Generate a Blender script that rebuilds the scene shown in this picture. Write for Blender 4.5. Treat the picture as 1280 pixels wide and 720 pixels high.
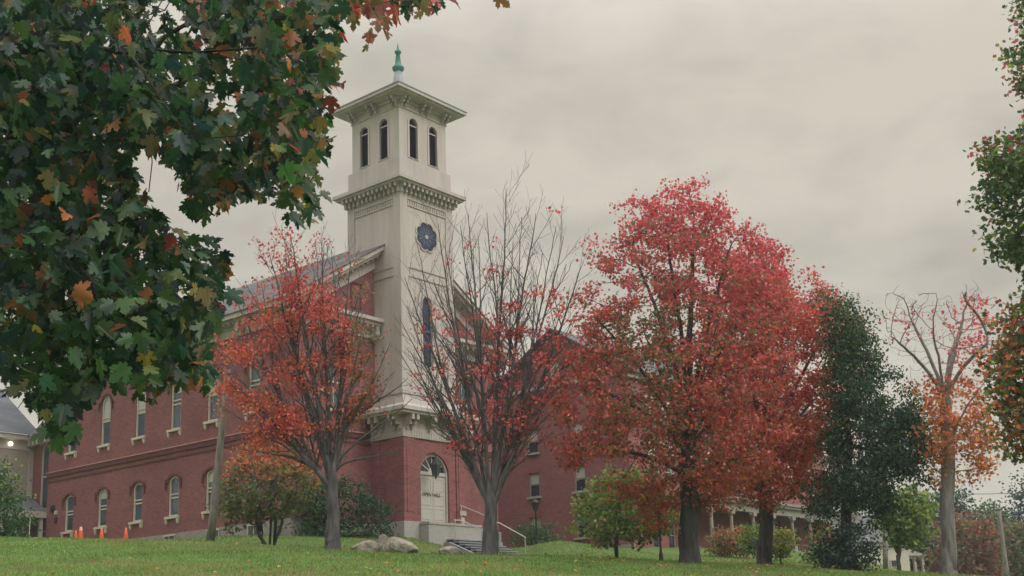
import bpy, math, random
import numpy as np
from math import radians, sin, cos, pi, sqrt, atan2
from mathutils import Vector, Matrix
from mathutils.geometry import tessellate_polygon
for o in list(bpy.data.objects): bpy.data.objects.remove(o)
SC = bpy.context.scene
COL = SC.collection
rng = np.random.default_rng(11)
random.seed(11)

# ------------------------------------------------------------------ camera
TH, RO, FPX, PPY = radians(11.85), radians(1.83), 1466.5, 480.5
_r0, _u0 = np.array([1., 0, 0]), np.array([0, -sin(TH), cos(TH)])
FWD = np.array([0, cos(TH), sin(TH)])
RGT, UPV = _r0*cos(RO) - _u0*sin(RO), _r0*sin(RO) + _u0*cos(RO)
cd = bpy.data.cameras.new('camera'); cam = bpy.data.objects.new('camera', cd); COL.objects.link(cam)
cam.matrix_world = Matrix(((RGT[0], UPV[0], -FWD[0], 0), (RGT[1], UPV[1], -FWD[1], 0), (RGT[2], UPV[2], -FWD[2], 0), (0, 0, 0, 1)))
cd.sensor_width = 36.0; cd.lens = 36.0*FPX/1280; cd.shift_y = (PPY-360)/1280
cd.clip_start = 0.1; cd.clip_end = 3000
SC.camera = cam
def ray(px, py): return FWD + RGT*((px-640)/FPX) + UPV*((PPY-py)/FPX)
def at(px, py, Y):
    r = ray(px, py); return r*Y/r[1]
def proj(P):
    P = np.asarray(P, float); c = P @ FWD
    return 640+FPX*(P @ RGT)/c, PPY-FPX*(P @ UPV)/c

# ------------------------------------------------------------------ sky and sun (overcast)
SUNV = Vector((0.78, -0.50, 0.80)).normalized()
W = bpy.data.worlds.new('World'); SC.world = W; W.use_nodes = True
nt = W.node_tree; nt.nodes.clear()
out = nt.nodes.new('ShaderNodeOutputWorld'); bg = nt.nodes.new('ShaderNodeBackground'); bg.inputs[1].default_value = 0.1
sky = nt.nodes.new('ShaderNodeTexSky'); sky.sky_type = 'NISHITA'; sky.sun_disc = False
sky.sun_elevation = math.asin(SUNV.z); sky.sun_rotation = atan2(SUNV.x, SUNV.y)
tc = nt.nodes.new('ShaderNodeTexCoord'); mp = nt.nodes.new('ShaderNodeMapping'); mp.inputs['Scale'].default_value = (1.0, 1.0, 2.2)
no = nt.nodes.new('ShaderNodeTexNoise'); no.inputs['Scale'].default_value = 3.1; no.inputs['Detail'].default_value = 7; no.inputs['Roughness'].default_value = 0.5
no.inputs['Distortion'].default_value = 0.4
rp = nt.nodes.new('ShaderNodeValToRGB')
rp.color_ramp.elements[0].position = 0.37; rp.color_ramp.elements[0].color = (3.65, 3.37, 2.84, 1)
rp.color_ramp.elements[1].position = 0.58; rp.color_ramp.elements[1].color = (5.05, 4.67, 3.9, 1)
mx = nt.nodes.new('ShaderNodeMix'); mx.data_type = 'RGBA'; mx.inputs[0].default_value = 0.95
L = nt.links.new
no2 = nt.nodes.new('ShaderNodeTexNoise'); no2.inputs['Scale'].default_value = 8.5; no2.inputs['Detail'].default_value = 6; no2.inputs['Roughness'].default_value = 0.55; no2.inputs['Distortion'].default_value = 0.6
mp.inputs['Location'].default_value = (0.35, 0.0, 0.2)
ad = nt.nodes.new('ShaderNodeMix'); ad.data_type = 'FLOAT'; ad.inputs[0].default_value = 0.42
L(tc.outputs['Generated'], mp.inputs[0]); L(mp.outputs[0], no.inputs[0]); L(mp.outputs[0], no2.inputs[0]); L(no.outputs[0], ad.inputs[2]); L(no2.outputs[0], ad.inputs[3]); L(ad.outputs[0], rp.inputs[0])
sz = nt.nodes.new('ShaderNodeSeparateXYZ'); L(tc.outputs['Generated'], sz.inputs[0])       # overcast: the cloud is brightest overhead
mr = nt.nodes.new('ShaderNodeMapRange'); mr.interpolation_type = 'SMOOTHSTEP'; mr.inputs[1].default_value = 0.42; mr.inputs[2].default_value = 0.92; L(sz.outputs[2], mr.inputs[0])
zm = nt.nodes.new('ShaderNodeMix'); zm.data_type = 'RGBA'; zm.blend_type = 'MULTIPLY'; zm.inputs[7].default_value = (4.1, 4.3, 5.0, 1); L(mr.outputs[0], zm.inputs[0]); L(rp.outputs[0], zm.inputs[6])
L(sky.outputs[0], mx.inputs[6]); L(zm.outputs[2], mx.inputs[7]); L(mx.outputs[2], bg.inputs[0]); L(bg.outputs[0], out.inputs[0])
sd = bpy.data.lights.new('sun', 'SUN'); sd.energy = 1.1; sd.angle = radians(35); sd.color = (1.0, 0.95, 0.86)
so = bpy.data.objects.new('sun', sd); COL.objects.link(so); so.rotation_euler = (-SUNV).to_track_quat('-Z', 'Y').to_euler()
so.location = (20, -20, 60)
SC.view_settings.view_transform = 'Standard'; SC.view_settings.look = 'None'; SC.view_settings.gamma = 1; SC.view_settings.exposure = 0.40
try: SC.view_settings.use_curve_mapping = False
except Exception: pass
SC.cycles.max_bounces = 9; SC.cycles.diffuse_bounces = 6; SC.cycles.transmission_bounces = 5; SC.cycles.glossy_bounces = 2

# ------------------------------------------------------------------ object helpers
def tag(o, label=None, cat=None, group=None, kind=None):
    if label: o['label'] = label
    if cat: o['category'] = cat
    if group: o['group'] = group
    if kind: o['kind'] = kind
    return o
def empty(name, loc=(0, 0, 0), rz=0.0, label=None, cat=None, group=None):
    o = bpy.data.objects.new(name, None); COL.objects.link(o); o.location = loc; o.rotation_euler = (0, 0, rz)
    o.empty_display_size = 0.3
    return tag(o, label, cat, group)
def dup(o, parent=None, loc=None, rz=None):
    c = o.copy(); COL.objects.link(c)
    if parent is not None: c.parent = parent
    if loc is not None: c.location = loc
    if rz is not None: c.rotation_euler = (0, 0, rz)
    for ch in list(o.children): dup(ch, c)
    return c
class MB:
    def __init__(s): s.v = []; s.f = []; s.m = []; s.mi = 0; s.sm = []; s.smooth = False
    def add(s, vs, fs):
        n = len(s.v); s.v += [tuple(p) for p in vs]
        for f in fs: s.f.append([i+n for i in f]); s.m.append(s.mi); s.sm.append(s.smooth)
        return s
    def box(s, x0, x1, y0, y1, z0, z1):
        v = [(x0,y0,z0),(x1,y0,z0),(x1,y1,z0),(x0,y1,z0),(x0,y0,z1),(x1,y0,z1),(x1,y1,z1),(x0,y1,z1)]
        return s.add(v, [(0,3,2,1),(4,5,6,7),(0,1,5,4),(1,2,6,5),(2,3,7,6),(3,0,4,7)])
    def frustum(s, x0, x1, y0, y1, z0, X0, X1, Y0, Y1, z1):
        v = [(x0,y0,z0),(x1,y0,z0),(x1,y1,z0),(x0,y1,z0),(X0,Y0,z1),(X1,Y0,z1),(X1,Y1,z1),(X0,Y1,z1)]
        return s.add(v, [(0,3,2,1),(4,5,6,7),(0,1,5,4),(1,2,6,5),(2,3,7,6),(3,0,4,7)])
    def prism(s, poly, fn, d0, d1):          # poly of (u,v), fn(u,v,d)->xyz
        n = len(poly); a = [fn(u, v, d0) for u, v in poly]; b = [fn(u, v, d1) for u, v in poly]
        return s.add(a+b, [list(range(n))[::-1], list(range(n, 2*n))] + [(i, (i+1) % n, n+(i+1) % n, n+i) for i in range(n)])
    def lathe(s, prof, c=(0, 0, 0), n=12):
        vs = []
        for r, z in prof:
            for i in range(n): vs.append((c[0]+r*cos(2*pi*i/n), c[1]+r*sin(2*pi*i/n), c[2]+z))
        fs = []
        for k in range(len(prof)-1):
            for i in range(n): j = (i+1) % n; fs.append((k*n+i, k*n+j, (k+1)*n+j, (k+1)*n+i))
        fs.append(list(range(n))[::-1]); fs.append([(len(prof)-1)*n+i for i in range(n)])
        return s.add(vs, fs)
    def tube(s, pts, rad, n=6, cap=True):
        pts = [np.asarray(p, float) for p in pts]
        if not hasattr(rad, '__len__'): rad = [rad]*len(pts)
        vs = []; ref = None
        for i, p in enumerate(pts):
            t = pts[min(i+1, len(pts)-1)] - pts[max(i-1, 0)]
            l = np.linalg.norm(t); t = t/l if l > 1e-9 else np.array([0, 0, 1.])
            if ref is None:
                ref = np.array([1., 0, 0]) if abs(t[0]) < .8 else np.array([0, 1., 0])
            a = ref - t*(ref @ t); la = np.linalg.norm(a)
            if la < 1e-6: a = np.cross(t, [0.3, 0.5, 0.8]); la = np.linalg.norm(a)
            a = a/la; ref = a; b = np.cross(t, a)
            for k in range(n):
                q = p + (a*cos(2*pi*k/n) + b*sin(2*pi*k/n))*rad[i]; vs.append((q[0], q[1], q[2]))
        fs = []
        for i in range(len(pts)-1):
            for k in range(n): j = (k+1) % n; fs.append((i*n+k, i*n+j, (i+1)*n+j, (i+1)*n+k))
        if cap: fs.append(list(range(n))[::-1]); fs.append([(len(pts)-1)*n+k for k in range(n)])
        return s.add(vs, fs)
    def panel(s, outer, holes, fn, reveal=0.2):   # flat wall with openings and their reveals
        loops = [outer]+holes
        tri = tessellate_polygon([[Vector((u, v, 0)) for u, v in lp] for lp in loops])
        flat = [p for lp in loops for p in lp]
        fs = []
        for t in tri:
            a, b, c = (flat[i] for i in t)
            ar = (b[0]-a[0])*(c[1]-a[1])-(b[1]-a[1])*(c[0]-a[0])
            fs.append(t if ar > 0 else (t[0], t[2], t[1]))
        s.add([fn(u, v, 0) for u, v in flat], fs)
        for h in holes:
            n = len(h); s.add([fn(u, v, 0) for u, v in h]+[fn(u, v, reveal) for u, v in h], [(i, (i+1) % n, n+(i+1) % n, n+i) for i in range(n)])
        return s
    def build(s, name, mats, parent=None, dz=0.0, label=None):
        me = bpy.data.meshes.new(name); me.from_pydata(s.v, [], s.f)
        ms = mats if isinstance(mats, (list, tuple)) else [mats]
        for m in ms: me.materials.append(m)
        me.polygons.foreach_set('material_index', s.m); me.polygons.foreach_set('use_smooth', s.sm); me.update()
        o = bpy.data.objects.new(name, me); COL.objects.link(o)
        if parent is not None: o.parent = parent
        o.location.z = dz
        if label: o['label'] = label
        return o

# ------------------------------------------------------------------ materials
def new_mat(name):
    m = bpy.data.materials.new(name); m.use_nodes = True; t = m.node_tree; t.nodes.clear()
    o = t.nodes.new('ShaderNodeOutputMaterial'); b = t.nodes.new('ShaderNodeBsdfPrincipled'); t.links.new(b.outputs[0], o.inputs[0])
    return m, t, b, o
def N(t, typ, **kw):
    n = t.nodes.new(typ)
    for k, v in kw.items():
        if k.startswith('i_'): n.inputs[k[2:].replace('_', ' ')].default_value = v
        else: setattr(n, k, v)
    return n
def mixc(t, fac, a, b, typ='MIX'):
    n = t.nodes.new('ShaderNodeMix'); n.data_type = 'RGBA'; n.blend_type = typ
    for i, v in ((0, fac), (6, a), (7, b)):
        if hasattr(v, 'is_linked') or hasattr(v, 'links'): t.links.new(v, n.inputs[i])
        elif i == 0: n.inputs[0].default_value = v
        else: n.inputs[i].default_value = (*v, 1)
    return n.outputs[2]
def math_(t, op, a, b=None, c=None):
    n = t.nodes.new('ShaderNodeMath'); n.operation = op
    for i, v in enumerate((a, b, c)):
        if v is None: continue
        if hasattr(v, 'links'): t.links.new(v, n.inputs[i])
        else: n.inputs[i].default_value = v
    return n.outputs[0]
def ramp(t, fac, p0, p1):
    n = t.nodes.new('ShaderNodeMapRange'); t.links.new(fac, n.inputs[0]); n.inputs[1].default_value = p0; n.inputs[2].default_value = p1
    return n.outputs[0]
def noise(t, vec, scale, detail=4, rough=.55):
    n = N(t, 'ShaderNodeTexNoise'); n.inputs['Scale'].default_value = scale; n.inputs['Detail'].default_value = detail; n.inputs['Roughness'].default_value = rough
    if vec is not None: t.links.new(vec, n.inputs[0])
    return n.outputs[0]
def bump(t, b, h, dist=.02, strength=.6):
    n = N(t, 'ShaderNodeBump'); n.inputs['Strength'].default_value = strength; n.inputs['Distance'].default_value = dist
    t.links.new(h, n.inputs['Height']); t.links.new(n.outputs[0], b.inputs['Normal'])
def surf(name, a, b_, scale=2.0, rough=.7, bscale=None, bdist=.01, spec=.3, metal=0.0, streak=False):
    m, t, b, o = new_mat(name); co = N(t, 'ShaderNodeTexCoord').outputs['Object']
    v = co
    if streak:
        mpn = N(t, 'ShaderNodeMapping'); mpn.inputs['Scale'].default_value = (1, 1, .18); t.links.new(co, mpn.inputs[0]); v = mpn.outputs[0]
    n1 = noise(t, v, scale, 5, .6)
    t.links.new(mixc(t, ramp(t, n1, .32, .68), a, b_), b.inputs['Base Color'])
    b.inputs['Roughness'].default_value = rough; b.inputs['Specular IOR Level'].default_value = spec; b.inputs['Metallic'].default_value = metal
    if bscale: bump(t, b, noise(t, co, bscale, 4), bdist)
    return m
def brick_mat(name, c1, c2, mortar, stain, bw=.215, rh=.075):
    m, t, b, o = new_mat(name); co = N(t, 'ShaderNodeTexCoord').outputs['Object']
    sp = N(t, 'ShaderNodeSeparateXYZ'); t.links.new(co, sp.inputs[0])
    cb = N(t, 'ShaderNodeCombineXYZ'); t.links.new(math_(t, 'ADD', sp.outputs[0], sp.outputs[1]), cb.inputs[0]); t.links.new(sp.outputs[2], cb.inputs[1])
    bt = N(t, 'ShaderNodeTexBrick'); t.links.new(cb.outputs[0], bt.inputs['Vector'])
    bt.inputs['Color1'].default_value = (*c1, 1); bt.inputs['Color2'].default_value = (*c2, 1); bt.inputs['Mortar'].default_value = (*mortar, 1)
    bt.inputs['Scale'].default_value = 1; bt.inputs['Mortar Size'].default_value = .008; bt.inputs['Brick Width'].default_value = bw; bt.inputs['Row Height'].default_value = rh
    bt.inputs['Bias'].default_value = -.1
    n1 = noise(t, co, .45, 6, .62); n2 = noise(t, cb.outputs[0], 3.3, 4, .7)
    c = mixc(t, math_(t, 'MULTIPLY', ramp(t, n1, .45, .72), .55), bt.outputs[0], stain)
    c = mixc(t, math_(t, 'MULTIPLY', ramp(t, n2, .5, .75), .35), c, tuple(min(1, x*1.5) for x in c1))
    t.links.new(c, b.inputs['Base Color']); b.inputs['Roughness'].default_value = .85; b.inputs['Specular IOR Level'].default_value = .2
    bump(t, b, bt.outputs['Fac'], .006, -.5)
    return m
def siding_mat(name, a, b_, pitch=.13, ln=.62):
    m, t, b, o = new_mat(name); co = N(t, 'ShaderNodeTexCoord').outputs['Object']
    sp = N(t, 'ShaderNodeSeparateXYZ'); t.links.new(co, sp.inputs[0])
    fr = math_(t, 'FRACT', math_(t, 'DIVIDE', sp.outputs[2], pitch))
    mpn = N(t, 'ShaderNodeMapping'); mpn.inputs['Scale'].default_value = (1.6, 1.6, .16); t.links.new(co, mpn.inputs[0])
    n1 = noise(t, mpn.outputs[0], 1.3, 7, .7)
    c = mixc(t, ramp(t, n1, .42, .72), a, b_)
    c = mixc(t, math_(t, 'LESS_THAN', fr, .09), c, tuple(x*ln for x in a))
    t.links.new(c, b.inputs['Base Color']); b.inputs['Roughness'].default_value = .6; b.inputs['Specular IOR Level'].default_value = .3
    bump(t, b, fr, .012, .5)
    return m
def slate_mat(name, c1, c2):
    m, t, b, o = new_mat(name); co = N(t, 'ShaderNodeTexCoord').outputs['Object']
    sp = N(t, 'ShaderNodeSeparateXYZ'); t.links.new(co, sp.inputs[0])
    cb = N(t, 'ShaderNodeCombineXYZ'); t.links.new(sp.outputs[1], cb.inputs[0]); t.links.new(math_(t, 'MULTIPLY', sp.outputs[2], 1.6), cb.inputs[1]); t.links.new(sp.outputs[0], cb.inputs[2])
    bt = N(t, 'ShaderNodeTexBrick'); t.links.new(cb.outputs[0], bt.inputs['Vector'])
    bt.inputs['Color1'].default_value = (*c1, 1); bt.inputs['Color2'].default_value = (*c2, 1); bt.inputs['Mortar'].default_value = (*[x*.45 for x in c1], 1)
    bt.inputs['Scale'].default_value = 1; bt.inputs['Mortar Size'].default_value = .012; bt.inputs['Brick Width'].default_value = .3; bt.inputs['Row Height'].default_value = .22
    n1 = noise(t, co, .6, 5)
    t.links.new(mixc(t, ramp(t, n1, .4, .75), bt.outputs[0], tuple(x*1.35 for x in c2)), b.inputs['Base Color']); b.inputs['Roughness'].default_value = .85; b.inputs['Specular IOR Level'].default_value = .2
    return m
def leaf_mat(name, transl=.35, gloss=.06, rough=.45):
    m, t, b, o = new_mat(name); t.nodes.remove(b)
    at_ = N(t, 'ShaderNodeAttribute'); at_.attribute_name = 'Col'
    d = N(t, 'ShaderNodeBsdfDiffuse'); tr = N(t, 'ShaderNodeBsdfTranslucent'); g = N(t, 'ShaderNodeBsdfGlossy'); g.inputs['Roughness'].default_value = rough
    hs = N(t, 'ShaderNodeHueSaturation'); hs.inputs['Saturation'].default_value = 1.1; hs.inputs['Value'].default_value = 1.15
    t.links.new(at_.outputs[0], d.inputs[0]); t.links.new(at_.outputs[0], hs.inputs['Color']); t.links.new(hs.outputs[0], tr.inputs[0])
    m1 = N(t, 'ShaderNodeMixShader'); m1.inputs[0].default_value = transl; t.links.new(d.outputs[0], m1.inputs[1]); t.links.new(tr.outputs[0], m1.inputs[2])
    m2 = N(t, 'ShaderNodeMixShader'); m2.inputs[0].default_value = gloss; t.links.new(m1.outputs[0], m2.inputs[1]); t.links.new(g.outputs[0], m2.inputs[2])
    t.links.new(m2.outputs[0], o.inputs[0])
    return m
M = {}
M['brick'] = brick_mat('red_brick', (.285, .092, .094), (.155, .055, .062), (.26, .165, .155), (.14, .058, .067))
M['brick_front'] = M['brick']
M['brick_trim'] = brick_mat('dark_brick_trim', (.15, .05, .052), (.12, .04, .045), (.13, .07, .068), (.09, .035, .04))
M['cap'] = surf('salmon_belt_cap', (.52, .30, .25), (.42, .22, .19), 3, .8)
M['lintel'] = surf('painted_red_lintel', (.34, .085, .075), (.26, .065, .065), 3, .8)
M['brick_wing'] = brick_mat('pink_red_brick', (.29, .098, .102), (.18, .066, .074), (.27, .17, .16), (.20, .075, .084))
M['white'] = surf('weathered_white_paint', (.53, .485, .46), (.385, .355, .34), 1.2, .55, 14, .004, streak=True)
M['white2'] = siding_mat('white_tower_boards', (.525, .48, .455), (.39, .36, .345), .22, .88)
M['cream'] = surf('cream_window_paint', (.62, .57, .47), (.52, .48, .40), 3, .5)
M['stone'] = surf('granite_foundation', (.34, .32, .30), (.24, .23, .22), 6, .85, 25, .01)
M['granite'] = surf('pale_granite', (.40, .39, .37), (.31, .305, .30), 9, .8, 40, .005)
M['step'] = surf('grey_slate_steps', (.30, .315, .335), (.23, .24, .26), 4, .75, 20, .004)
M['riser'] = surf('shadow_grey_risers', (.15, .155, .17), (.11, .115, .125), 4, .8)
M['slate'] = slate_mat('grey_slate', (.095, .095, .095), (.13, .13, .128))
M['roofgrey'] = slate_mat('grey_shingle', (.075, .083, .095), (.10, .108, .12))
M['glass'] = surf('window_glass', (.035, .06, .08), (.05, .08, .10), 1.5, .06, None, spec=.9)
M['glassd'] = surf('dark_window_glass', (.018, .022, .03), (.03, .035, .045), 1.5, .08, None, spec=.6)
M['stain'] = surf('stained_glass', (.012, .018, .05), (.03, .045, .10), 5, .15, None, spec=.6)
M['lead'] = surf('lead_came', (.10, .125, .19), (.07, .085, .13), 4, .5)
M['blind'] = surf('window_blind', (.50, .50, .46), (.42, .43, .41), 2, .4)
M['louver'] = surf('navy_louvres', (.05, .062, .12), (.07, .08, .14), 4, .6)
M['copper'] = surf('green_copper', (.07, .23, .18), (.04, .16, .13), 4, .55, 20, .01)
M['leadroof'] = surf('lead_flashing', (.30, .34, .37), (.24, .28, .31), 3, .5)
M['black'] = surf('black_iron', (.018, .018, .02), (.028, .028, .03), 8, .5)
M['rail'] = surf('pale_metal_rail', (.50, .50, .48), (.42, .42, .41), 6, .4, metal=.3)
M['door'] = siding_mat('pale_door_boards', (.47, .46, .42), (.42, .41, .385), .42, .86)
M['bark'] = surf('grey_bark', (.135, .13, .13), (.045, .045, .047), 7, .9, 9, .05, streak=True)
M['barkpale'] = surf('pale_grey_bark', (.26, .25, .24), (.12, .117, .115), 7, .9, 9, .05, streak=True)
M['barkd'] = surf('dark_bark', (.09, .088, .09), (.034, .034, .036), 7, .9, 10, .04, streak=True)
M['pole'] = surf('weathered_pole_wood', (.30, .275, .255), (.14, .13, .122), 7, .85, 12, .02, streak=True)
M['rock'] = surf('field_stone', (.46, .41, .335), (.17, .16, .15), 3.4, .9, 9, .10)
M['orange'] = surf('cone_orange', (.95, .20, .085), (.85, .16, .07), 6, .5)
M['coneband'] = surf('cone_pale_band', (.9, .50, .40), (.85, .42, .33), 6, .5)
M['siding'] = siding_mat('greige_siding', (.36, .315, .275), (.31, .275, .245), .15)
M['houseside'] = siding_mat('cream_house_siding', (.62, .59, .48), (.55, .53, .44), .2)
M['porchpaint'] = surf('grey_porch_paint', (.30, .28, .26), (.23, .215, .205), 3, .6)
M['porchcol'] = surf('tan_column_paint', (.34, .28, .235), (.26, .215, .19), 3, .6)
M['wood'] = surf('brown_porch_wood', (.22, .12, .09), (.16, .09, .07), 3, .6)
M['leaf'] = leaf_mat('tree_leaves', .50, .03, .5)
M['leafnear'] = leaf_mat('near_maple_leaves', .40, .045, .40)
def lit_mat():
    m, t, b, o = new_mat('lit_bulb'); b.inputs['Base Color'].default_value = (.9, .85, .7, 1)
    b.inputs['Emission Color'].default_value = (1, .82, .55, 1); b.inputs['Emission Strength'].default_value = 3
    return m
M['lit'] = lit_mat()

# ------------------------------------------------------------------ terrain
CP = []   # control points x, y, z
for px, py, Y in [(0,720,28),(300,720,28),(640,720,29),(960,720,32),(1280,722,38),
                  (0,672,46),(130,673.5,46),(262,677,46),(350,682,45),(416,686.5,43),(500,690.5,43),(613,693,42),(720,694,43),(863,703.5,43),(960,706,46),(1060,713,46),(1186,719,45),(1280,722,46),
                  (0,684,53),(130,684,53),(240,686,52),(330,689,49),(416,692,48),(500,696,47),
                  (60,676,58),(130,676.5,58),(300,671,57),(350,666,59),(440,668,58.5),(520,673,59.5),(600,694.5,60.3),(656,695,62.3),
                  (680,679.5,63),(560,690,57),(600,697,55),(640,698,57),(740,689,66),(790,692,60),(822,698,60),(863,694,62),(910,696,66),(960,703,56),(1000,700,60),(1060,706,60),(1120,714,60),(1186,726,70),(1280,735,70)]:
    q = at(px, py, Y); q[2] -= .07; CP.append(q)
CP += [np.array(p, float) for p in [(0,0,-1.62),(-8,2,-1.3),(8,2,-1.9),(0,-12,-2.4),(-15,10,-.3),(15,10,-1.6),(-60,-40,-3),(60,-40,-5),(-60,30,3.2),(50,30,-.5),
        (-8,64,5.15),(-12,68,5.15),(-20,73,5.2),(-25,78,5.2),(-45,78,5.4),(-45,95,5.4),(0,75,5.0),(8,74.5,4.85),(14,78,4.85),(22,85,4.8),(26.5,91,3.9),(33,90,2.6),(30,80,2.2),(40,95,2.6),(6,95,5.0),
        (34,75,2.2),(38,110,3.2),(60,110,3.0),(60,150,4),(-40,160,6),(20,160,5),(100,160,4),(-120,60,6),(120,60,-1),(-120,-100,-5),(120,-100,-6),(0,-120,-6),(-160,200,8),(0,260,8),(160,220,6)]]
CP = np.array(CP)
def _k(r2): return np.sqrt(r2+3.0)
_A = np.zeros((len(CP)+1,)*2); _d = ((CP[:, None, :2]-CP[None, :, :2])**2).sum(2); _A[:-1, :-1] = _k(_d)+np.eye(len(CP))*-0.01; _A[-1, :-1] = 1; _A[:-1, -1] = 1
_w = np.linalg.solve(_A, np.append(CP[:, 2], 0))
def ground_z(x, y):
    x = np.atleast_1d(np.asarray(x, float)); y = np.atleast_1d(np.asarray(y, float))
    o = np.empty(x.shape)
    f = x.ravel(); g = y.ravel(); q = o.ravel()
    for i in range(0, len(f), 20000):
        d2 = (f[i:i+20000, None]-CP[None, :, 0])**2+(g[i:i+20000, None]-CP[None, :, 1])**2
        q[i:i+20000] = _k(d2) @ _w[:-1]+_w[-1]
    # the cut in the bank that the stone stairs climb through
    dd = (f+5.832)*cos(radians(50.33))+(g-61)*sin(radians(50.33)); ee = -(f+5.832)*sin(radians(50.33))+(g-61)*cos(radians(50.33))
    m = np.clip((dd-1.3)/.6, 0, 1)*np.clip((5.9-dd)/.6, 0, 1)*np.clip((ee+5.2)/1.2, 0, 1)*np.clip((-.5-ee)/.4, 0, 1)
    q[:] = q*(1-m)+np.minimum(q, 3.84+np.clip(ee+3.6, 0, 2.2)*.36)*m
    far = np.hypot(f, g-60); k = np.clip((far-180)/120, 0, 1)
    q[:] = q*(1-k)+5*k
    return q.reshape(x.shape)
def gz(x, y): return float(ground_z(x, y)[0])
def np_mesh(name, verts, loops, starts, totals, mats, parent=None, col=None, smooth=False):
    me = bpy.data.meshes.new(name); nv = len(verts)
    me.vertices.add(nv); me.vertices.foreach_set('co', np.ascontiguousarray(verts, np.float32).ravel())
    me.loops.add(len(loops)); me.loops.foreach_set('vertex_index', np.ascontiguousarray(loops, np.int32))
    me.polygons.add(len(starts)); me.polygons.foreach_set('loop_start', np.ascontiguousarray(starts, np.int32)); me.polygons.foreach_set('loop_total', np.ascontiguousarray(totals, np.int32))
    if smooth: me.polygons.foreach_set('use_smooth', np.ones(len(starts), bool))
    me.update(calc_edges=True)
    if col is not None:
        a = me.attributes.new('Col', 'FLOAT_COLOR', 'POINT'); c4 = np.ones((nv, 4), np.float32); c4[:, :3] = col; a.data.foreach_set('color', c4.ravel())
    for m in (mats if isinstance(mats, (list, tuple)) else [mats]): me.materials.append(m)
    me.validate(); o = bpy.data.objects.new(name, me); COL.objects.link(o)
    if parent is not None: o.parent = parent
    return o
def vnoise(x, y, s, seed=0):      # cheap smooth value noise 0..1
    r = np.random.default_rng(seed); T = r.random((64, 64)); u = x/s+31.3; v = y/s+17.7
    i = np.floor(u).astype(int); j = np.floor(v).astype(int); fu = u-i; fv = v-j; fu = fu*fu*(3-2*fu); fv = fv*fv*(3-2*fv)
    g = lambda a, b: T[a % 64, b % 64]
    return (g(i, j)*(1-fu)+g(i+1, j)*fu)*(1-fv)+(g(i, j+1)*(1-fu)+g(i+1, j+1)*fu)*fv
# ground sheet
xs = np.concatenate([np.linspace(-700, -60, 17)[:-1], np.linspace(-60, 60, 281), np.linspace(60, 700, 17)[1:]])
ys = np.concatenate([np.linspace(-300, -10, 8)[:-1], np.linspace(-10, 100, 261), np.linspace(100, 900, 21)[1:]])
XX, YY = np.meshgrid(xs, ys); ZZ = ground_z(XX, YY)
nx, ny = len(xs), len(ys)
V = np.stack([XX.ravel(), YY.ravel(), ZZ.ravel()], 1)
ii = (np.arange(ny-1)[:, None]*nx+np.arange(nx-1)[None, :]).ravel()
F = np.stack([ii, ii+1, ii+nx+1, ii+nx], 1).ravel()
def ground_mat():
    m, t, b, o = new_mat('lawn_ground'); co = N(t, 'ShaderNodeTexCoord').outputs['Object']
    n1 = noise(t, co, .22, 5, .6); n2 = noise(t, co, 2.2, 5, .65); n3 = noise(t, co, 30, 3, .7)
    c = mixc(t, ramp(t, n2, .35, .7), (.10, .17, .045), (.135, .205, .06))
    c = mixc(t, math_(t, 'MULTIPLY', ramp(t, n1, .52, .7), .6), c, (.24, .21, .10))
    c = mixc(t, math_(t, 'MULTIPLY', ramp(t, n3, .35, .65), .35), c, (.065, .095, .033))
    t.links.new(c, b.inputs['Base Color']); b.inputs['Roughness'].default_value = .95; b.inputs['Specular IOR Level'].default_value = .1
    bump(t, b, n3, .05, .8)
    return m
M['ground'] = ground_mat()
go = np_mesh('ground', V, F, np.arange(0, len(F), 4), np.full(len(F)//4, 4), M['ground'], smooth=True); tag(go, kind='structure')

# thin haze volume added round the whole place to lift the shadows
def haze(density):
    m = bpy.data.materials.new('shadow_lift_haze'); m.use_nodes = True; t = m.node_tree; t.nodes.clear(); o = t.nodes.new('ShaderNodeOutputMaterial'); v = t.nodes.new('ShaderNodeVolumePrincipled')
    v.inputs['Color'].default_value = (.88, .92, .97, 1); v.inputs['Density'].default_value = density; v.inputs['Anisotropy'].default_value = 0.2; t.links.new(v.outputs[0], o.inputs['Volume'])
    b = MB(); zl = float(ZZ.min())-1; b.box(-720, 720, -320, 920, zl, 44); h = b.build('haze', m); tag(h, 'thin pale haze added over the lawn to lift the shadows', 'haze', kind='stuff')
haze(0.0006)
# ------------------------------------------------------------------ building kit
AB = radians(50.33)
E1 = np.array([cos(AB), sin(AB)]); E2 = np.array([-sin(AB), cos(AB)]); PT = np.array([-5.832, 61.0])
def bw(x, y): p = PT+E1*x+E2*y; return p[0], p[1]
def arch(w, h, rise, n=10):
    p = [(-w/2, 0), (w/2, 0), (w/2, h-rise)]
    p += [(w/2*cos(pi*k/n), h-rise+rise*sin(pi*k/n)) for k in range(1, n)] if rise > 0 else []
    p += [(-w/2, h-rise)] if rise > 0 else [(-w/2, h)]
    if rise <= 0: p[2] = (w/2, h)
    return p
def shift(poly, du, dv): return [(u+du, v+dv) for u, v in poly]
def ring(mb, outer, inner, fn, d0, d1, closed=True):
    n = len(outer)
    vo0 = [fn(u, v, d0) for u, v in outer]; vi0 = [fn(u, v, d0) for u, v in inner]
    vo1 = [fn(u, v, d1) for u, v in outer]; vi1 = [fn(u, v, d1) for u, v in inner]
    fs = []
    for i in range(n if closed else n-1):
        j = (i+1) % n
        fs += [(i, j, n+j, n+i), (2*n+i, 3*n+i, 3*n+j, 2*n+j), (i, 2*n+i, 2*n+j, j), (n+i, n+j, 3*n+j, 3*n+i)]
    mb.add(vo0+vi0+vo1+vi1, fs)
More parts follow.
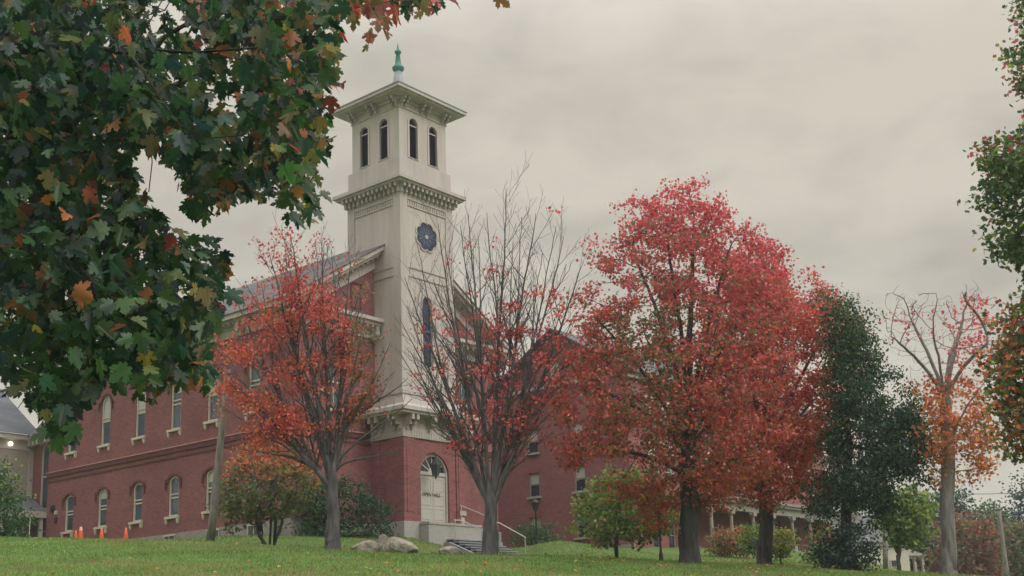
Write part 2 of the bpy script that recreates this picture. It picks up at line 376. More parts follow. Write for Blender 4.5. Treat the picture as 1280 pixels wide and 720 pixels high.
FW = lambda u, v, d: (u, d, v)          # local window frame: u across, v up, d into the wall
def window(parent, name, w, h, rise, rails=(.52,), muntin=False, blind=0.0, sill=True, hood=True, glass='glass', frame='cream', lintel=None, fw=.085):
    mb = MB(); o_ = arch(w, h, rise); i_ = arch(w-2*fw, h-2*fw, max(rise-fw*.6, 0) if rise else 0); i_ = shift(i_, 0, fw)
    ring(mb, o_, i_, FW, .05, .17)
    for r in rails: mb.box(-w/2+fw, w/2-fw, .07, .15, h*r-.035, h*r+.035)
    if muntin: mb.box(-.02, .02, .085, .145, fw, h-fw-.02)
    f = mb.build(name, M[frame], parent)
    g = MB(); n = len(i_); g.add([FW(u, v, .135) for u, v in i_], [list(range(n))]); g.build('pane', M[glass], f)
    if blind > 0:
        b = MB(); top = h*(1-blind)
        pl = [(u*.995, v) for u, v in i_ if v > top]; pl = [(w/2-fw, top)]+pl+[(-w/2+fw, top)]
        b.add([FW(u, v, .125) for u, v in pl], [list(range(len(pl)))]); b.build('blind', M['blind'], f)
    if sill:
        s = MB(); s.box(-w/2-.16, w/2+.16, -.16, .10, -.13, .0)
        if rise > 0:
            for x in (-w/2-.06, w/2+.06): s.box(x-.07, x+.07, -.13, .0, -.34, -.13); s.box(x-.05, x+.05, -.09, -.003, -.42, -.34)
        s.build('sill', M['cream' if rise > 0 else 'granite'], f)
    if hood and rise > 0:
        hd = MB(); oo = arch(w+.34, h+.17, rise+.17)[2:]; ii_ = arch(w+.06, h+.03, rise+.03)[2:]
        ring(hd, oo, ii_, FW, -.06, .0, False); zr = h-rise
        for sx in (-1, 1): hd.box(min(sx*(w/2+.03), sx*(w/2+.30)), max(sx*(w/2+.03), sx*(w/2+.30)), -.05, -.004, zr-.10, zr+.02); hd.box(min(sx*(w/2+.18), sx*(w/2+.30)), max(sx*(w/2+.18), sx*(w/2+.30)), -.09, -.051, zr-.42, zr+.14)
        hd.build('hood', M['brick_trim'], f)  # dark trim colour also carries the shading line over the arch
    if lintel:
        l = MB(); l.box(-w/2-.15, w/2+.15, -.03, .1, h+.004, h+.26); l.build('lintel', M[lintel], f)
    return f
ZB = 4.8
church = empty('brick_church', (PT[0], PT[1], ZB), AB, 'red brick church with tall white bell tower and green finial', 'church')
def cb(mb, name, mats, label=None, parent=None): return mb.build(name, mats, parent or church, -ZB, label)
X0, X1, Y0, Y1 = -5.8, 10.0, 2.1, 25.5
XA = 2.1; EZ = 16.9; SL = .635
gz_top = lambda x: EZ-.1+SL*((XA-X0+.85)-abs(x-XA))
# --- body walls with openings
wy = [22.85, 19.15, 15.5, 12.0, 8.6, 5.05]
front_fn = lambda u, v, d: (u, Y0+d, v)
side_fn = lambda u, v, d: (X0+d, u, v)
ho_f = [shift(arch(.95, 2.95, .45), -2.9, 11.57), shift(arch(.95, 2.95, .45), 7.1, 11.57)]
ho_s = [shift(arch(.95, 2.95, .45), y, 11.54) for y in wy]+[shift(arch(.92, 2.2, .25), y, 6.70) for y in wy]
wl = MB()
zt = lambda x: gz_top(x)-.75
wl.panel([(X0, 5.75), (X1, 5.75), (X1, 15.83), (X1, zt(X1)), (XA, zt(XA)), (X0, zt(X0)), (X0, 15.83)], ho_f, front_fn, .2)
fl = lambda u, v, d: (X0+d, u, v)
n0 = len(wl.f)
wl.panel([(Y0, 5.75), (Y1, 5.75), (Y1, 16.3), (Y0, 16.3)], ho_s, side_fn, .2)
for i in range(n0, len(wl.f)): wl.f[i] = wl.f[i][::-1]
wl.add([(X1, Y0, 5), (X1, Y1, 5), (X1, Y1, 16.3), (X1, Y0, 16.3)], [(0, 1, 2, 3)])
wl.add([(X1, Y1, 5), (X0, Y1, 5), (X0, Y1, 16.3), (XA, Y1, 21.7), (X1, Y1, 16.3)], [(0, 1, 2, 3, 4)])
wl.add([(X0+.25, Y0+.25, 5), (X1-.25, Y0+.25, 5), (X1-.25, Y1-.25, 5), (X0+.25, Y1-.25, 5), (X0+.25, Y0+.25, 16), (X1-.25, Y0+.25, 16), (X1-.25, Y1-.25, 16), (X0+.25, Y1-.25, 16)], [(0, 1, 5, 4), (3, 0, 4, 7)])
cb(wl, 'wall', M['brick'])
# gable panel recesses
for x in (-1.35, 5.55):
    pn = MB(); ring(pn, shift(arch(.8, 1.5, 0), x, 17.3), shift(arch(.62, 1.32, 0), x, 17.39), front_fn, -.05, .0)
    cb(pn, 'gable_panel', M['brick_trim'])
fd = MB(); fd.box(X0-.1, X0+.15, Y0-.1, Y1+.1, 4.3, 5.75); fd.box(X0+.15, X1+.1, Y0-.1, Y0+.15, 4.3, 5.75)
fo = cb(fd, 'foundation', M['stone'])
for y in (12.1, 8.15, 4.75):
    b = MB(); b.box(X0-.13, X0-.11, y-.5, y+.5, 5.15, 5.62); b.mi = 1; b.box(X0-.16, X0-.12, y-.55, y+.55, 5.62, 5.70)
    for d in (-.5, 0, .46): b.box(X0-.15, X0-.125, y+d, y+d+.04, 5.15, 5.62)
    b.build('basement_window', [M['glassd'], M['cream']], church, -ZB)
bc = MB()
bc.box(X0-.09, X0+.02, Y0-.09, Y1+.09, 10.22, 10.5); bc.box(X0-.05, X0+.02, Y0-.05, Y1+.05, 9.92, 10.0)
bc.box(X0+.02, -.36, Y0-.09, Y0+.02, 10.22, 10.5); bc.box(4.46, X1+.05, Y0-.09, Y0+.02, 10.22, 10.5); bc.box(X0+.02, -.36, Y0-.05, Y0+.02, 9.92, 10.0); bc.box(4.46, X1+.05, Y0-.05, Y0+.02, 9.92, 10.0)
cb(bc, 'belt_course', M['brick_trim'])
bt_ = MB(); bt_.box(X0-.13, X0+.01, Y0-.13, Y1+.13, 10.5, 10.56); bt_.box(X0+.01, -.36, Y0-.13, Y0+.01, 10.5, 10.56); bt_.box(4.46, X1+.1, Y0-.13, Y0+.01, 10.5, 10.56)
cb(bt_, 'belt_cap', M['cap'])
# --- windows
class P_: pass
for k, y in enumerate(wy):
    w = window(church, 'window', .95, 2.95, .45, rails=(.48, .56), blind=(.5 if k in (1, 2, 4) else (.3 if k == 3 else 0)))
    w.location = (X0, y, 11.54-ZB); w.rotation_euler.z = -pi/2
    w = window(church, 'window', .92, 2.2, .25, rails=(.47, .56), blind=(0, .25, 0, 0, .3, 0)[k])
    w.location = (X0, y, 6.70-ZB); w.rotation_euler.z = -pi/2
for x, z, h, r in ((-2.9, 11.57, 2.95, .45), (7.1, 11.57, 2.95, .45)):
    w = window(church, 'window', .95 if h > 2.5 else .9, h, r, rails=(.5,), muntin=True); w.location = (x, Y0, z-ZB)
# --- cornice (horizontal on front, running on side), raking cornice
def cornice_run(mb, a, b, axis, p, sgn, z):   # axis 'x' or 'y'; p the wall plane; sgn outward sign
    def bx(l0, l1, o0, o1, z0, z1):
        q0, q1 = sorted((p+sgn*o0, p+sgn*o1))
        if axis == 'x': mb.box(l0, l1, q0, q1, z0, z1)
        else: mb.box(q0, q1, l0, l1, z0, z1)
    bx(a, b, -.02, .10, z, z+.50); bx(a, b, .10, .16, z+.40, z+.50)
    bx(a, b, -.02, .62, z+.62, z+.80); bx(a, b, -.02, .80, z+.80, z+1.0); bx(a, b, -.02, .30, z+.50, z+.62)
    n = max(1, int((b-a)/.42))
    for i in range(n):
        c = a+(i+.5)*(b-a)/n; bx(c-.07, c+.07, .30, .58, z+.50, z+.615)
    n = max(1, int((b-a)/2.2))
    for i in range(n+1):
        c = a+.25+i*(b-a-.5)/n; bx(c-.13, c+.13, .16, .56, z+.12, z+.615); bx(c-.10, c+.10, .16, .34, z-.12, z+.12)
co = MB()
cornice_run(co, Y0-.8, Y1+.3, 'y', X0, -1, 15.83)
cornice_run(co, X0-.1, -.003, 'x', Y0, -1, 15.83); cornice_run(co, 4.103, X1+.8, 'x', Y0, -1, 15.83)
cb(co, 'cornice', M['white'])
rk = MB()
for sg in (-1, 1):
    xe = XA+sg*(XA-X0+.85); f = lambda u, v, d: (u, v, 0)
    def rb(t0, t1, yo0, yo1, z0, z1):     # slab following the slope
        xa, xb = XA+sg*t0, XA+sg*t1; za, zb = gz_top(xa), gz_top(xb)
        vs = [(xa, yo0, za+z0), (xb, yo0, zb+z0), (xb, yo1, zb+z0), (xa, yo1, za+z0), (xa, yo0, za+z1), (xb, yo0, zb+z1), (xb, yo1, zb+z1), (xa, yo1, za+z1)]
        fs = [(0, 3, 2, 1), (4, 5, 6, 7), (0, 1, 5, 4), (1, 2, 6, 5), (2, 3, 7, 6), (3, 0, 4, 7)]
        rk.add(vs, fs if sg > 0 else [q[::-1] for q in fs])
    T = XA-X0+.85
    rb(0, T, Y0-.85, Y0+.1, -.22, .02); rb(0, T, Y0-.66, Y0+.1, -.42, -.22); rb(0, T-.9, Y0-.10, Y0+.05, -1.15, -.42); rb(0, T-.7, Y0-.3, Y0-.10, -.55, -.42)
    n = 20
    for i in range(n): t = .3+i*(T-1.2)/n; rb(t, t+.16, Y0-.52, Y0-.10, -.56, -.421)
    rb(T-.02, T+.04, Y0-.85, Y1+.3, -.24, .06)
cb(rk, 'raking_cornice', M['white'])
rf = MB()
for sg in (-1, 1):
    T = XA-X0+.95; xa, xb = XA, XA+sg*T; za, zb = gz_top(XA)+.03, gz_top(XA+sg*(T))+.03
    v = [(xa, Y0-.9, za), (xb, Y0-.9, zb), (xb, Y1+.4, zb), (xa, Y1+.4, za)]; v += [(x, y, z+.07) for x, y, z in v]
    fs = [(0, 3, 2, 1), (4, 5, 6, 7), (0, 1, 5, 4), (1, 2, 6, 5), (2, 3, 7, 6), (3, 0, 4, 7)]
    rf.add(v, fs if sg > 0 else [q[::-1] for q in fs])
cb(rf, 'roof', M['slate'])
# --- tower
tb = MB()
door_hole = shift(arch(2.2, 3.65, 1.1, 14), 2.02, 5.75)
bfn = lambda u, v, d: (u, -.35+d, v)
tb.panel([(-.3, 5.7), (4.4, 5.7), (4.4, 10.3), (-.3, 10.3)], [door_hole], bfn, .35)
tb.add([(-.3, -.35, 5.7), (-.3, 2.1, 5.7), (-.3, 2.1, 10.3), (-.3, -.35, 10.3)], [(0, 3, 2, 1)])
tb.add([(4.4, -.35, 5.7), (4.4, 2.1, 5.7), (4.4, 2.1, 10.3), (4.4, -.35, 10.3)], [(0, 1, 2, 3)])
for x in (-.3, 4.4-.75): tb.box(x, x+.75, -.42, -.35, 5.7, 10.1)      # pilasters on the front
for y in (-.42, 1.45): tb.box(-.37, -.30, y, y+.65, 5.7, 10.1)
for x in (-.16, 4.25-.45): tb.box(x, x+.45, -.45, -.42, 6.2, 9.6)
cb(tb, 'tower_base', M['brick'])
pl = MB(); pl.box(-.48, .88, -.5, -.3, 4.3, 5.7); pl.box(3.14, 4.55, -.5, -.3, 4.3, 5.7); pl.box(-.48, -.28, -.3, 2.1, 4.3, 5.7); pl.box(4.38, 4.55, -.3, 2.1, 4.3, 5.7)
P2 = MB(); P2.v = pl.v[8:16]+pl.v[24:32]; P2.f = [[i-8 for i in f] if max(f) < 16 else [i-16 for i in f] for f in pl.f[6:12]+pl.f[18:24]]; P2.m = [0]*12; P2.sm = [False]*12
P1 = MB(); P1.v = pl.v[0:8]+pl.v[16:24]; P1.f = [f if max(f) < 8 else [i-8 for i in f] for f in pl.f[0:6]+pl.f[12:18]]; P1.m = [0]*12; P1.sm = [False]*12
cb(P1, 'tower_plinth', M['granite']); cb(P2, 'tower_plinth', M['granite'])
# entablature over the brick base
en = MB()
en.box(-.40, 4.5, -.45, 2.09, 10.12, 10.62)
en.box(-.34, 4.44, -.39, 2.09, 10.62, 11.3)
en.box(-1.0, 5.1, -1.05, 2.09, 11.28, 11.42); en.box(-1.12, 5.22, -1.17, 2.09, 11.42, 11.62)
en.frustum(-1.08, 5.18, -1.12, 2.09, 11.62, -.3, 4.4, -.35, 2.09, 11.95)
for i in range(26): x = -.32+i*4.72/25; en.box(x-.05, x+.05, -.47, -.44, 10.18, 10.5)
for i in range(14): y = -.38+i*2.4/13; en.box(-.42, -.39, y-.05, y+.05, 10.18, 10.5)
cb(en, 'entablature', M['white'])
br0 = MB(); br0.box(-.09, .09, -.62, .0, .35, .66); br0.box(-.08, .08, -.42, .0, .12, .35); br0.lathe([(.0, -.12), (.08, -.06), (.05, .04), (.0, .1)], (0, -.14, .12), 6); br0.box(-.07, .07, -.2, 0, -.1, .12)
bme = br0.build('bracket', M['white'], church, 0)
def bracket(x, y, z, rz, s=1.0, first=[True]):
    if first[0]: o = bme; first[0] = False
    else: o = bme.copy(); COL.objects.link(o); o.parent = church
    o.location = (x, y, z-ZB); o.rotation_euler.z = rz; o.scale = (s, s, s)
for x in (-.2, .15, 1.5, 2.6, 3.95, 4.3): bracket(x, -.391, 10.62, 0)
for y in (-.25, .1, 1.1, 1.6): bracket(-.341, y, 10.62, -pi/2)
fl_ = MB()
fl_.frustum(-.22, 4.32, -.27, 2.09, 11.951, -.12, 4.22, -.15, 2.09, 12.5); fl_.box(-.2, 4.3, -.22, 2.09, 12.5, 12.68)
cb(fl_, 'tower_flare', M['white'])
TW, TD = 4.1, 4.15
sh = MB()
lan = shift(arch(.74, 3.95, .37, 10), 1.98, 14.25)
sh.panel([(0, 12.68), (TW, 12.68), (TW, 24.3), (0, 24.3)], [lan], FW, .22)
sh.add([(0, 0, 12.68), (0, TD, 12.68), (0, TD, 24.3), (0, 0, 24.3)], [(0, 3, 2, 1)])
sh.add([(TW, 0, 12.68), (TW, TD, 12.68), (TW, TD, 24.3), (TW, 0, 24.3)], [(0, 1, 2, 3)])
sh.add([(0, TD, 12.68), (TW, TD, 12.68), (TW, TD, 24.3), (0, TD, 24.3)], [(0, 3, 2, 1)])
cb(sh, 'tower_shaft', M['white2'])
tr = MB()
for a, b in ((-.05, .52), (TW-.52, TW+.05)): tr.box(a, b, -.05, 0, 12.68, 24.2)
for a, b in ((0, .52), (TD-.52, TD+.05)): tr.box(-.05, 0, a, b, 12.68, 24.2); tr.box(TW, TW+.05, a, b, 12.68, 24.2)
for z0, z1 in ((19.12, 19.22), (19.62, 19.75)):
    tr.box(.52, TW-.52, -.055, 0, z0, z1); tr.box(-.055, 0, .52, TD-.52, z0, z1)
for z0, z1 in ((23.55, 23.7), (23.18, 23.26)):
    tr.box(.52, TW-.52, -.06, 0, z0, z1); tr.box(-.06, 0, .52, TD-.52, z0, z1)
for i in range(17):
    x = .6+i*(TW-1.2)/16; tr.box(x-.045, x+.045, -.05, 0, 23.27, 23.5); y = .6+i*(TD-1.2)/16; tr.box(-.05, 0, y-.045, y+.045, 23.27, 23.5)
cb(tr, 'tower_trim', M['white'])
c2 = MB()
c2.box(-.12, TW+.12, -.12, TD+.12, 24.16, 24.3); c2.box(-.52, TW+.52, -.52, TD+.52, 24.3, 24.42); c2.box(-.66, TW+.66, -.66, TD+.66, 24.42, 24.62)
c2.frustum(-.63, TW+.63, -.63, TD+.63, 24.62, -.1, TW+.1, -.1, TD+.1, 24.9)
n = 13
for i in range(n):
    x = -.05+i*(TW+.1)/(n-1)
    c2.box(x-.075, x+.075, -.46, -.12, 24.08, 24.299); c2.box(x-.065, x+.065, -.26, -.06, 23.82, 24.08)
    y = -.05+i*(TD+.1)/(n-1)
    c2.box(-.46, -.12, y-.075, y+.075, 24.081, 24.298); c2.box(-.26, -.06, y-.065, y+.065, 23.821, 24.08)
    c2.box(TW+.12, TW+.46, y-.075, y+.075, 24.081, 24.298)
cb(c2, 'tower_cornice', M['white'])
pdm = MB(); pdm.box(-.02, TW+.02, -.02, TD+.02, 24.9, 25.95); pdm.frustum(-.02, TW+.02, -.02, TD+.02, 25.95, .14, TW-.14, .14, TD-.14, 26.03)
cb(pdm, 'belfry_pedestal', M['white'])
B0, B1, B2, B3 = .15, TW-.15, .15, TD-.15
lw = [shift(arch(.66, 2.4, .33, 10), u, 26.2) for u in (1.25, 2.85)]
bl = MB()
bl.panel([(B0, 26.0), (B1, 26.0), (B1, 29.6), (B0, 29.6)], lw, lambda u, v, d: (u, B2+d, v), .2)
n0 = len(bl.f)
bl.panel([(B2, 26.0), (B3, 26.0), (B3, 29.6), (B2, 29.6)], [shift(q, .12, 0) for q in lw], lambda u, v, d: (B0+d, u, v), .2)
for i in range(n0, len(bl.f)): bl.f[i] = bl.f[i][::-1]
bl.add([(B1, B2, 26), (B1, B3, 26), (B1, B3, 29.6), (B1, B2, 29.6)], [(0, 1, 2, 3)]); bl.add([(B0, B3, 26), (B1, B3, 26), (B1, B3, 29.6), (B0, B3, 29.6)], [(0, 3, 2, 1)])
bl.box(B0+.25, B1-.02, B2+.25, B3-.02, 26.1, 29.3)
cb(bl, 'belfry', M['white2'])
def louvre(u, rz, x, y):
    f = MB(); oo = arch(.90, 2.56, .45, 10); ii_ = shift(arch(.66, 2.4, .33, 10), 0, .0)
    oo = [(a, b-.04) for a, b in oo]; ring(f, oo, ii_, FW, -.05, .0)
    f.box(-.33, .33, .05, .10, 1.95, 2.02)
    o = f.build('louvre_window', M['white'], church); s = MB()
    n = 26
    for i in range(n):
        z = .04+i*2.3/n; zz = z-2.07
        hw = .33 if zz < 0 else sqrt(max(.33**2-zz*zz, .0004)); s.add([(-hw, .06, z), (hw, .06, z), (hw, .16, z+.085), (-hw, .16, z+.085)], [(0, 1, 2, 3), (3, 2, 1, 0)])
    p = ii_; s.add([FW(a, b, .17) for a, b in p], [list(range(len(p)))])
    s.build('louvre_slats', M['louver'], o)
    o.location = (x, y, 26.2-ZB); o.rotation_euler.z = rz
for u in (1.25, 2.85): louvre(u, 0, u, B2); louvre(u, -pi/2, B0, u+.12)
bt2 = MB()
bt2.box(B0-.06, B1+.06, B2-.06, B3+.06, 29.0, 29.08)
bt2.box(B0-.1, B1+.1, B2-.1, B3+.1, 29.42, 29.6)
bt2.box(B0-.74, B1+.74, B2-.74, B3+.74, 29.6, 29.7); bt2.box(B0-.89, B1+.89, B2-.89, B3+.89, 29.7, 29.88)
cb(bt2, 'belfry_cornice', M['white'])
for u in (B0+.1, B0+.38, 1.82, 2.28, B1-.38, B1-.1): bracket(u, B2-.06, 29.14, 0, .70); bracket(B0-.06, u+.03, 29.14, -pi/2, .70)
tr2 = MB(); tr2.frustum(B0-.93, B1+.93, B2-.93, B3+.93, 29.93, 2.05-.5, 2.05+.5, 2.08-.5, 2.08+.5, 31.0); tr2.box(B0-.93, B1+.93, B2-.93, B3+.93, 29.882, 29.93)
cb(tr2, 'tower_roof', M['leadroof'])
fi = MB(); fi.smooth = True
fi.lathe([(.72, 30.9), (.46, 31.4), (.30, 31.9), (.22, 32.45)], (2.05, 2.08, 0), 16); fi.mi = 1
fi.lathe([(.22, 32.45), (.34, 32.6), (.36, 32.72), (.22, 32.82), (.18, 33.0), (.11, 33.6), (.19, 33.66), (.20, 33.76), (.10, 33.84), (.07, 33.95), (.015, 34.3)], (2.05, 2.08, 0), 16)
cb(fi, 'finial', [M['leadroof'], M['copper']])
# rose window
rw = MB(); pts = []; pin = []
for k in range(8):
    a = 2*pi*k/8+pi/8
    for j in range(-4, 5):
        b = j/4*radians(74); cx, cz = .56*cos(a), .56*sin(a); pts.append((cx+.36*cos(a+b), cz+.36*sin(a+b))); pin.append((cx+.28*cos(a+b), cz+.28*sin(a+b)))
ring(rw, pts, pin, FW, -.06, .03)
ro = rw.build('rose_window', M['white'], church); ro.location = (2.03, 0, 21.7-ZB)
rg = MB(); rg.add([FW(u, v, -.008) for u, v in pin], [list(range(len(pin)))]); rg.build('stained_glass', M['stain'], ro)
rl = MB()
for k in range(8):
    a = 2*pi*k/8; rl.add([FW(.1*cos(a-.25), .1*sin(a-.25), -.02), FW(.1*cos(a+.25), .1*sin(a+.25), -.02), FW(.55*cos(a+.07), .55*sin(a+.07), -.02), FW(.55*cos(a-.07), .55*sin(a-.07), -.02)], [(0, 1, 2, 3)])
    a += pi/8; rl.add([FW(.2*cos(a-.3), .2*sin(a-.3), -.014), FW(.56*cos(a-.12), .56*sin(a-.12), -.014), FW(.56*cos(a+.10), .56*sin(a+.10), -.014), FW(.2*cos(a), .2*sin(a), -.014)], [(0, 1, 2, 3)])
rl.build('tracery', M['lead'], ro)
hb = MB(); hb.prism([(.12*cos(2*pi*k/14), .12*sin(2*pi*k/14)) for k in range(14)], FW, -.05, -.01); hb.build('hub', M['white'], ro)
# lancet
lf = MB(); oo = arch(.98, 4.1, .49, 10); ii_ = arch(.74, 3.95, .37, 10); ring(lf, [(a, b-.03) for a, b in oo], ii_, FW, -.05, .0)
lo = lf.build('lancet_window', M['white'], church); lo.location = (1.98, 0, 14.25-ZB)
lg = MB(); lg.add([FW(u, v, .12) for u, v in ii_], [list(range(len(ii_)))]); lg.build('stained_glass', M['stain'], lo)
lb = MB()
for z in np.arange(.35, 3.8, .35): lb.box(-.37, .37, .10, .115, z-.012, z+.012)
for x in (-.13, .13): lb.box(x-.012, x+.012, .10, .115, 0, 3.75)
lb.box(-.37, .37, .06, .12, 1.95, 2.05)
lb.build('lead_bars', M['lead'], lo)
# door
dz = 5.75
df = MB(); oo = arch(2.2, 3.65, 1.1, 14); ii_ = shift(arch(1.98, 3.54, .99, 14), 0, 0); ring(df, oo, ii_, FW, .12, .34); df.box(-1.0, 1.0, .14, .30, 2.5, 2.68)
do = df.build('entrance_door', M['white'], church); do.location = (2.02, -.35, dz-ZB)
for sx in (-1, 1):
    d = MB(); d.box(min(0, sx*.985)+.006, max(0, sx*.985)-.006, .2, .26, .02, 2.49)
    for z0, z1 in ((.15, .75), (.9, 1.5), (1.65, 2.35)):
        ring(d, [(sx*.49+a, b) for a, b in ((-.4, z0), (.4, z0), (.4, z1), (-.4, z1))], [(sx*.49+a, b) for a, b in ((-.35, z0+.05), (.35, z0+.05), (.35, z1-.05), (-.35, z1-.05))], FW, .185, .2)
    d.build('door_leaf', M['door'], do)
fg = MB(); fg.add([FW(u, v, .27) for u, v in [(-.98, 2.68), (.98, 2.68)]+[(.98*cos(pi*k/12), 2.68+.85*sin(pi*k/12)) for k in range(1, 12)]], [list(range(13))]); fg.build('fanlight', M['glassd'], do)
fm = MB()
for k in range(1, 6): a = pi*k/6; fm.prism([(.25*cos(a)-.03*sin(a), 2.68+.25*sin(a)*.87+.03*cos(a)), (.25*cos(a)+.03*sin(a), 2.68+.25*sin(a)*.87-.03*cos(a)), (.97*cos(a)+.03*sin(a), 2.68+.85*sin(a)-.03*cos(a)), (.97*cos(a)-.03*sin(a), 2.68+.85*sin(a)+.03*cos(a))], FW, .23, .265)
fm.prism([(.27*cos(pi*k/10), 2.68+.24*sin(pi*k/10)) for k in range(11)], FW, .22, .265)
fm.build('fanlight_muntins', M['white'], do)
tcv = bpy.data.curves.new('door_lettering', 'FONT'); tcv.body = 'OPEN HALL'; tcv.size = .27; tcv.align_x = 'CENTER'; tcv.extrude = .004; tcv.shear = .2
tt = bpy.data.objects.new('lettering_source', tcv); COL.objects.link(tt); bpy.context.view_layer.update()
tme = bpy.data.meshes.new_from_object(tt.evaluated_get(bpy.context.evaluated_depsgraph_get())); bpy.data.objects.remove(tt); tme.name = 'door_lettering'
to = bpy.data.objects.new('door_lettering', tme); COL.objects.link(to); tme.materials.clear(); tme.materials.append(M['black']); to.parent = do; to.location = (-.12, .178, 1.38); to.rotation_euler = (pi/2, 0, 0)
# hanging lantern over the door
ln = empty('hanging_lantern', (*bw(1.45, -.95), 8.05), AB, 'black iron lantern hanging in front of the fanlight over the white door', 'lantern')
a = MB(); a.lathe([(.05, 0), (.16, .1), (.26, .62), (.02, .62)], n=6); a.build('lantern_glass', M['glass'], ln)
a = MB(); a.lathe([(.0, -.14), (.05, -.06), (.06, .0)], n=6); a.lathe([(.31, .62), (.24, .72), (.08, .95), (.0, 1.02)], n=6)
for k in range(6): q = 2*pi*k/6; a.tube([(.165*cos(q), .165*sin(q), .08), (.27*cos(q), .27*sin(q), .62)], .018, 4)
a.tube([(0, 0, 1.0), (0, 0, 1.3)], .02, 5); a.tube([(0, 0, 1.3), (0, .62, 1.3)], .025, 5)
a.build('lantern_frame', M['black'], ln)

# --- terrace, stairs, rails, sign
ter = empty('entrance_terrace', (*bw(2.5, -.8), 4.6), AB, 'pale granite landing in front of the white church door', 'terrace')
t_ = MB(); t_.box(-1.85, 2.2, -.36, .28, -.9, 1.02); t_.build('landing', M['granite'], ter)
t_ = MB(); t_.box(-1.88, 2.23, -.40, -.36, .93, 1.05); t_.box(-1.88, -1.85, -.40, .28, .93, 1.05); t_.build('coping', M['granite'], ter)
t_ = MB()
for k in range(5): t_.box(2.2+.36*k, 2.2+.36*(k+1)+.02, -.34, .28, -.9, .88-.17*k)
t_.build('side_steps', M['step'], ter)
st = empty('stone_stairs', (*bw(3.6, -2.3), 3.9), AB, 'grey slate stairs climbing the bank toward the church door', 'stairs')
for k in range(6):
    z = .06+.165*k; y0 = -1.35+.4*k
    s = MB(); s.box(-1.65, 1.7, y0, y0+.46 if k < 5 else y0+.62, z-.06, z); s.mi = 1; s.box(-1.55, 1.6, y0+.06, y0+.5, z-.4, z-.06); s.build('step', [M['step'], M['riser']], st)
cw = MB(); cw.prism([(-1.4, -.5), (1.2, -.5), (1.2, .7), (.8, .72), (-1.2, -.1), (-1.4, -.1)], lambda u, v, d: (d, u, v), -1.85, -1.66); cw.build('cheek_wall', M['step'], st)
def rail(name, pts, label, posts):
    o = empty(name, tuple(np.array(pts[0])), 0, label, 'handrail'); b = np.array(pts[0]); m = MB()
    m.tube([np.array(p)-b for p in pts], .03, 6); m.build('rail_bar', M['rail'], o)
    for p, h in posts: q = MB(); q.tube([np.array(p)-b-np.array([0, 0, h]), np.array(p)-b], .026, 6); q.build('rail_post', M['rail'], o)
def B3(x, y, z): return (*bw(x, y), z)
rail('handrail', [B3(3.68, -.62, 6.72), B3(5.8, -.62, 6.25)], 'upper pale metal handrail sloping along the brick tower beside the door', [(B3(3.75, -.62, 6.70), 1.05), (B3(5.7, -.62, 6.27), 1.6)])
rail('handrail', [B3(2.25, -1.45, 5.78), B3(2.6, -1.7, 5.76), B3(2.75, -2.4, 5.4), B3(2.75, -3.5, 4.9)], 'pale metal handrail on the door side of the slate stairs', [(B3(2.3, -1.5, 5.78), 1.0), (B3(2.75, -3.4, 4.95), 1.0)])
rail('handrail', [B3(4.75, -2.0, 5.75), B3(5.0, -2.2, 5.72), B3(5.55, -3.6, 4.83)], 'bent pale handrail on the lawn side of the slate stairs beside the bare tree trunk', [(B3(4.78, -2.05, 5.74), 1.0), (B3(5.53, -3.55, 4.87), 1.05)])
sg = MB(); sg.box(-.26, .26, -.03, 0, 0, .26); sg.box(-.1, .1, -.03, 0, -.5, -.1)
so_ = sg.build('notice_sign', M['white'], None); so_.location = B3(4.05, -.455, 6.2); so_.rotation_euler.z = AB; tag(so_, 'small white notice on the brick pier right of the church door', 'sign')
# alarm bell and box on the far end of the side wall
al = MB(); al.lathe([(.26, 0), (.26, .06), (.18, .12), (.05, .16)], n=16); ao = al.build('alarm_bell', M['black']); ao.location = B3(X0, 24.75, 8.26); ao.rotation_euler = (pi/2, 0, AB-pi/2)
tag(ao, 'dark round alarm bell high on the far end of the brick side wall', 'alarm bell')
al = MB(); al.box(-.1, .1, -.1, 0, -.12, .12); al.mi = 1; al.lathe([(.16, 0), (.16, .1), (.1, .16)], (0, 0, 0), 12)
al = MB(); al.box(-.11, .11, -.10, 0, -.32, -.02); al.mi = 1; al.box(-.10, .10, -.12, 0, .16, .38)
ao = empty('alarm_box', (0, 0, 0)); q1 = MB(); q1.box(-.11, .11, -.10, 0, -.32, -.02); q1.build('box_body', M['black'], ao); q1 = MB(); q1.box(-.10, .10, -.12, 0, .16, .38); q1.build('strobe', M['cream'], ao); ao.location = B3(X0, 24.3, 7.7); ao.rotation_euler.z = AB-pi/2
tag(ao, 'small dark alarm box with pale strobe under the round bell', 'alarm box')
bl_ = MB(); bl_.box(-.11, .11, -.10, 0, -.15, .15)

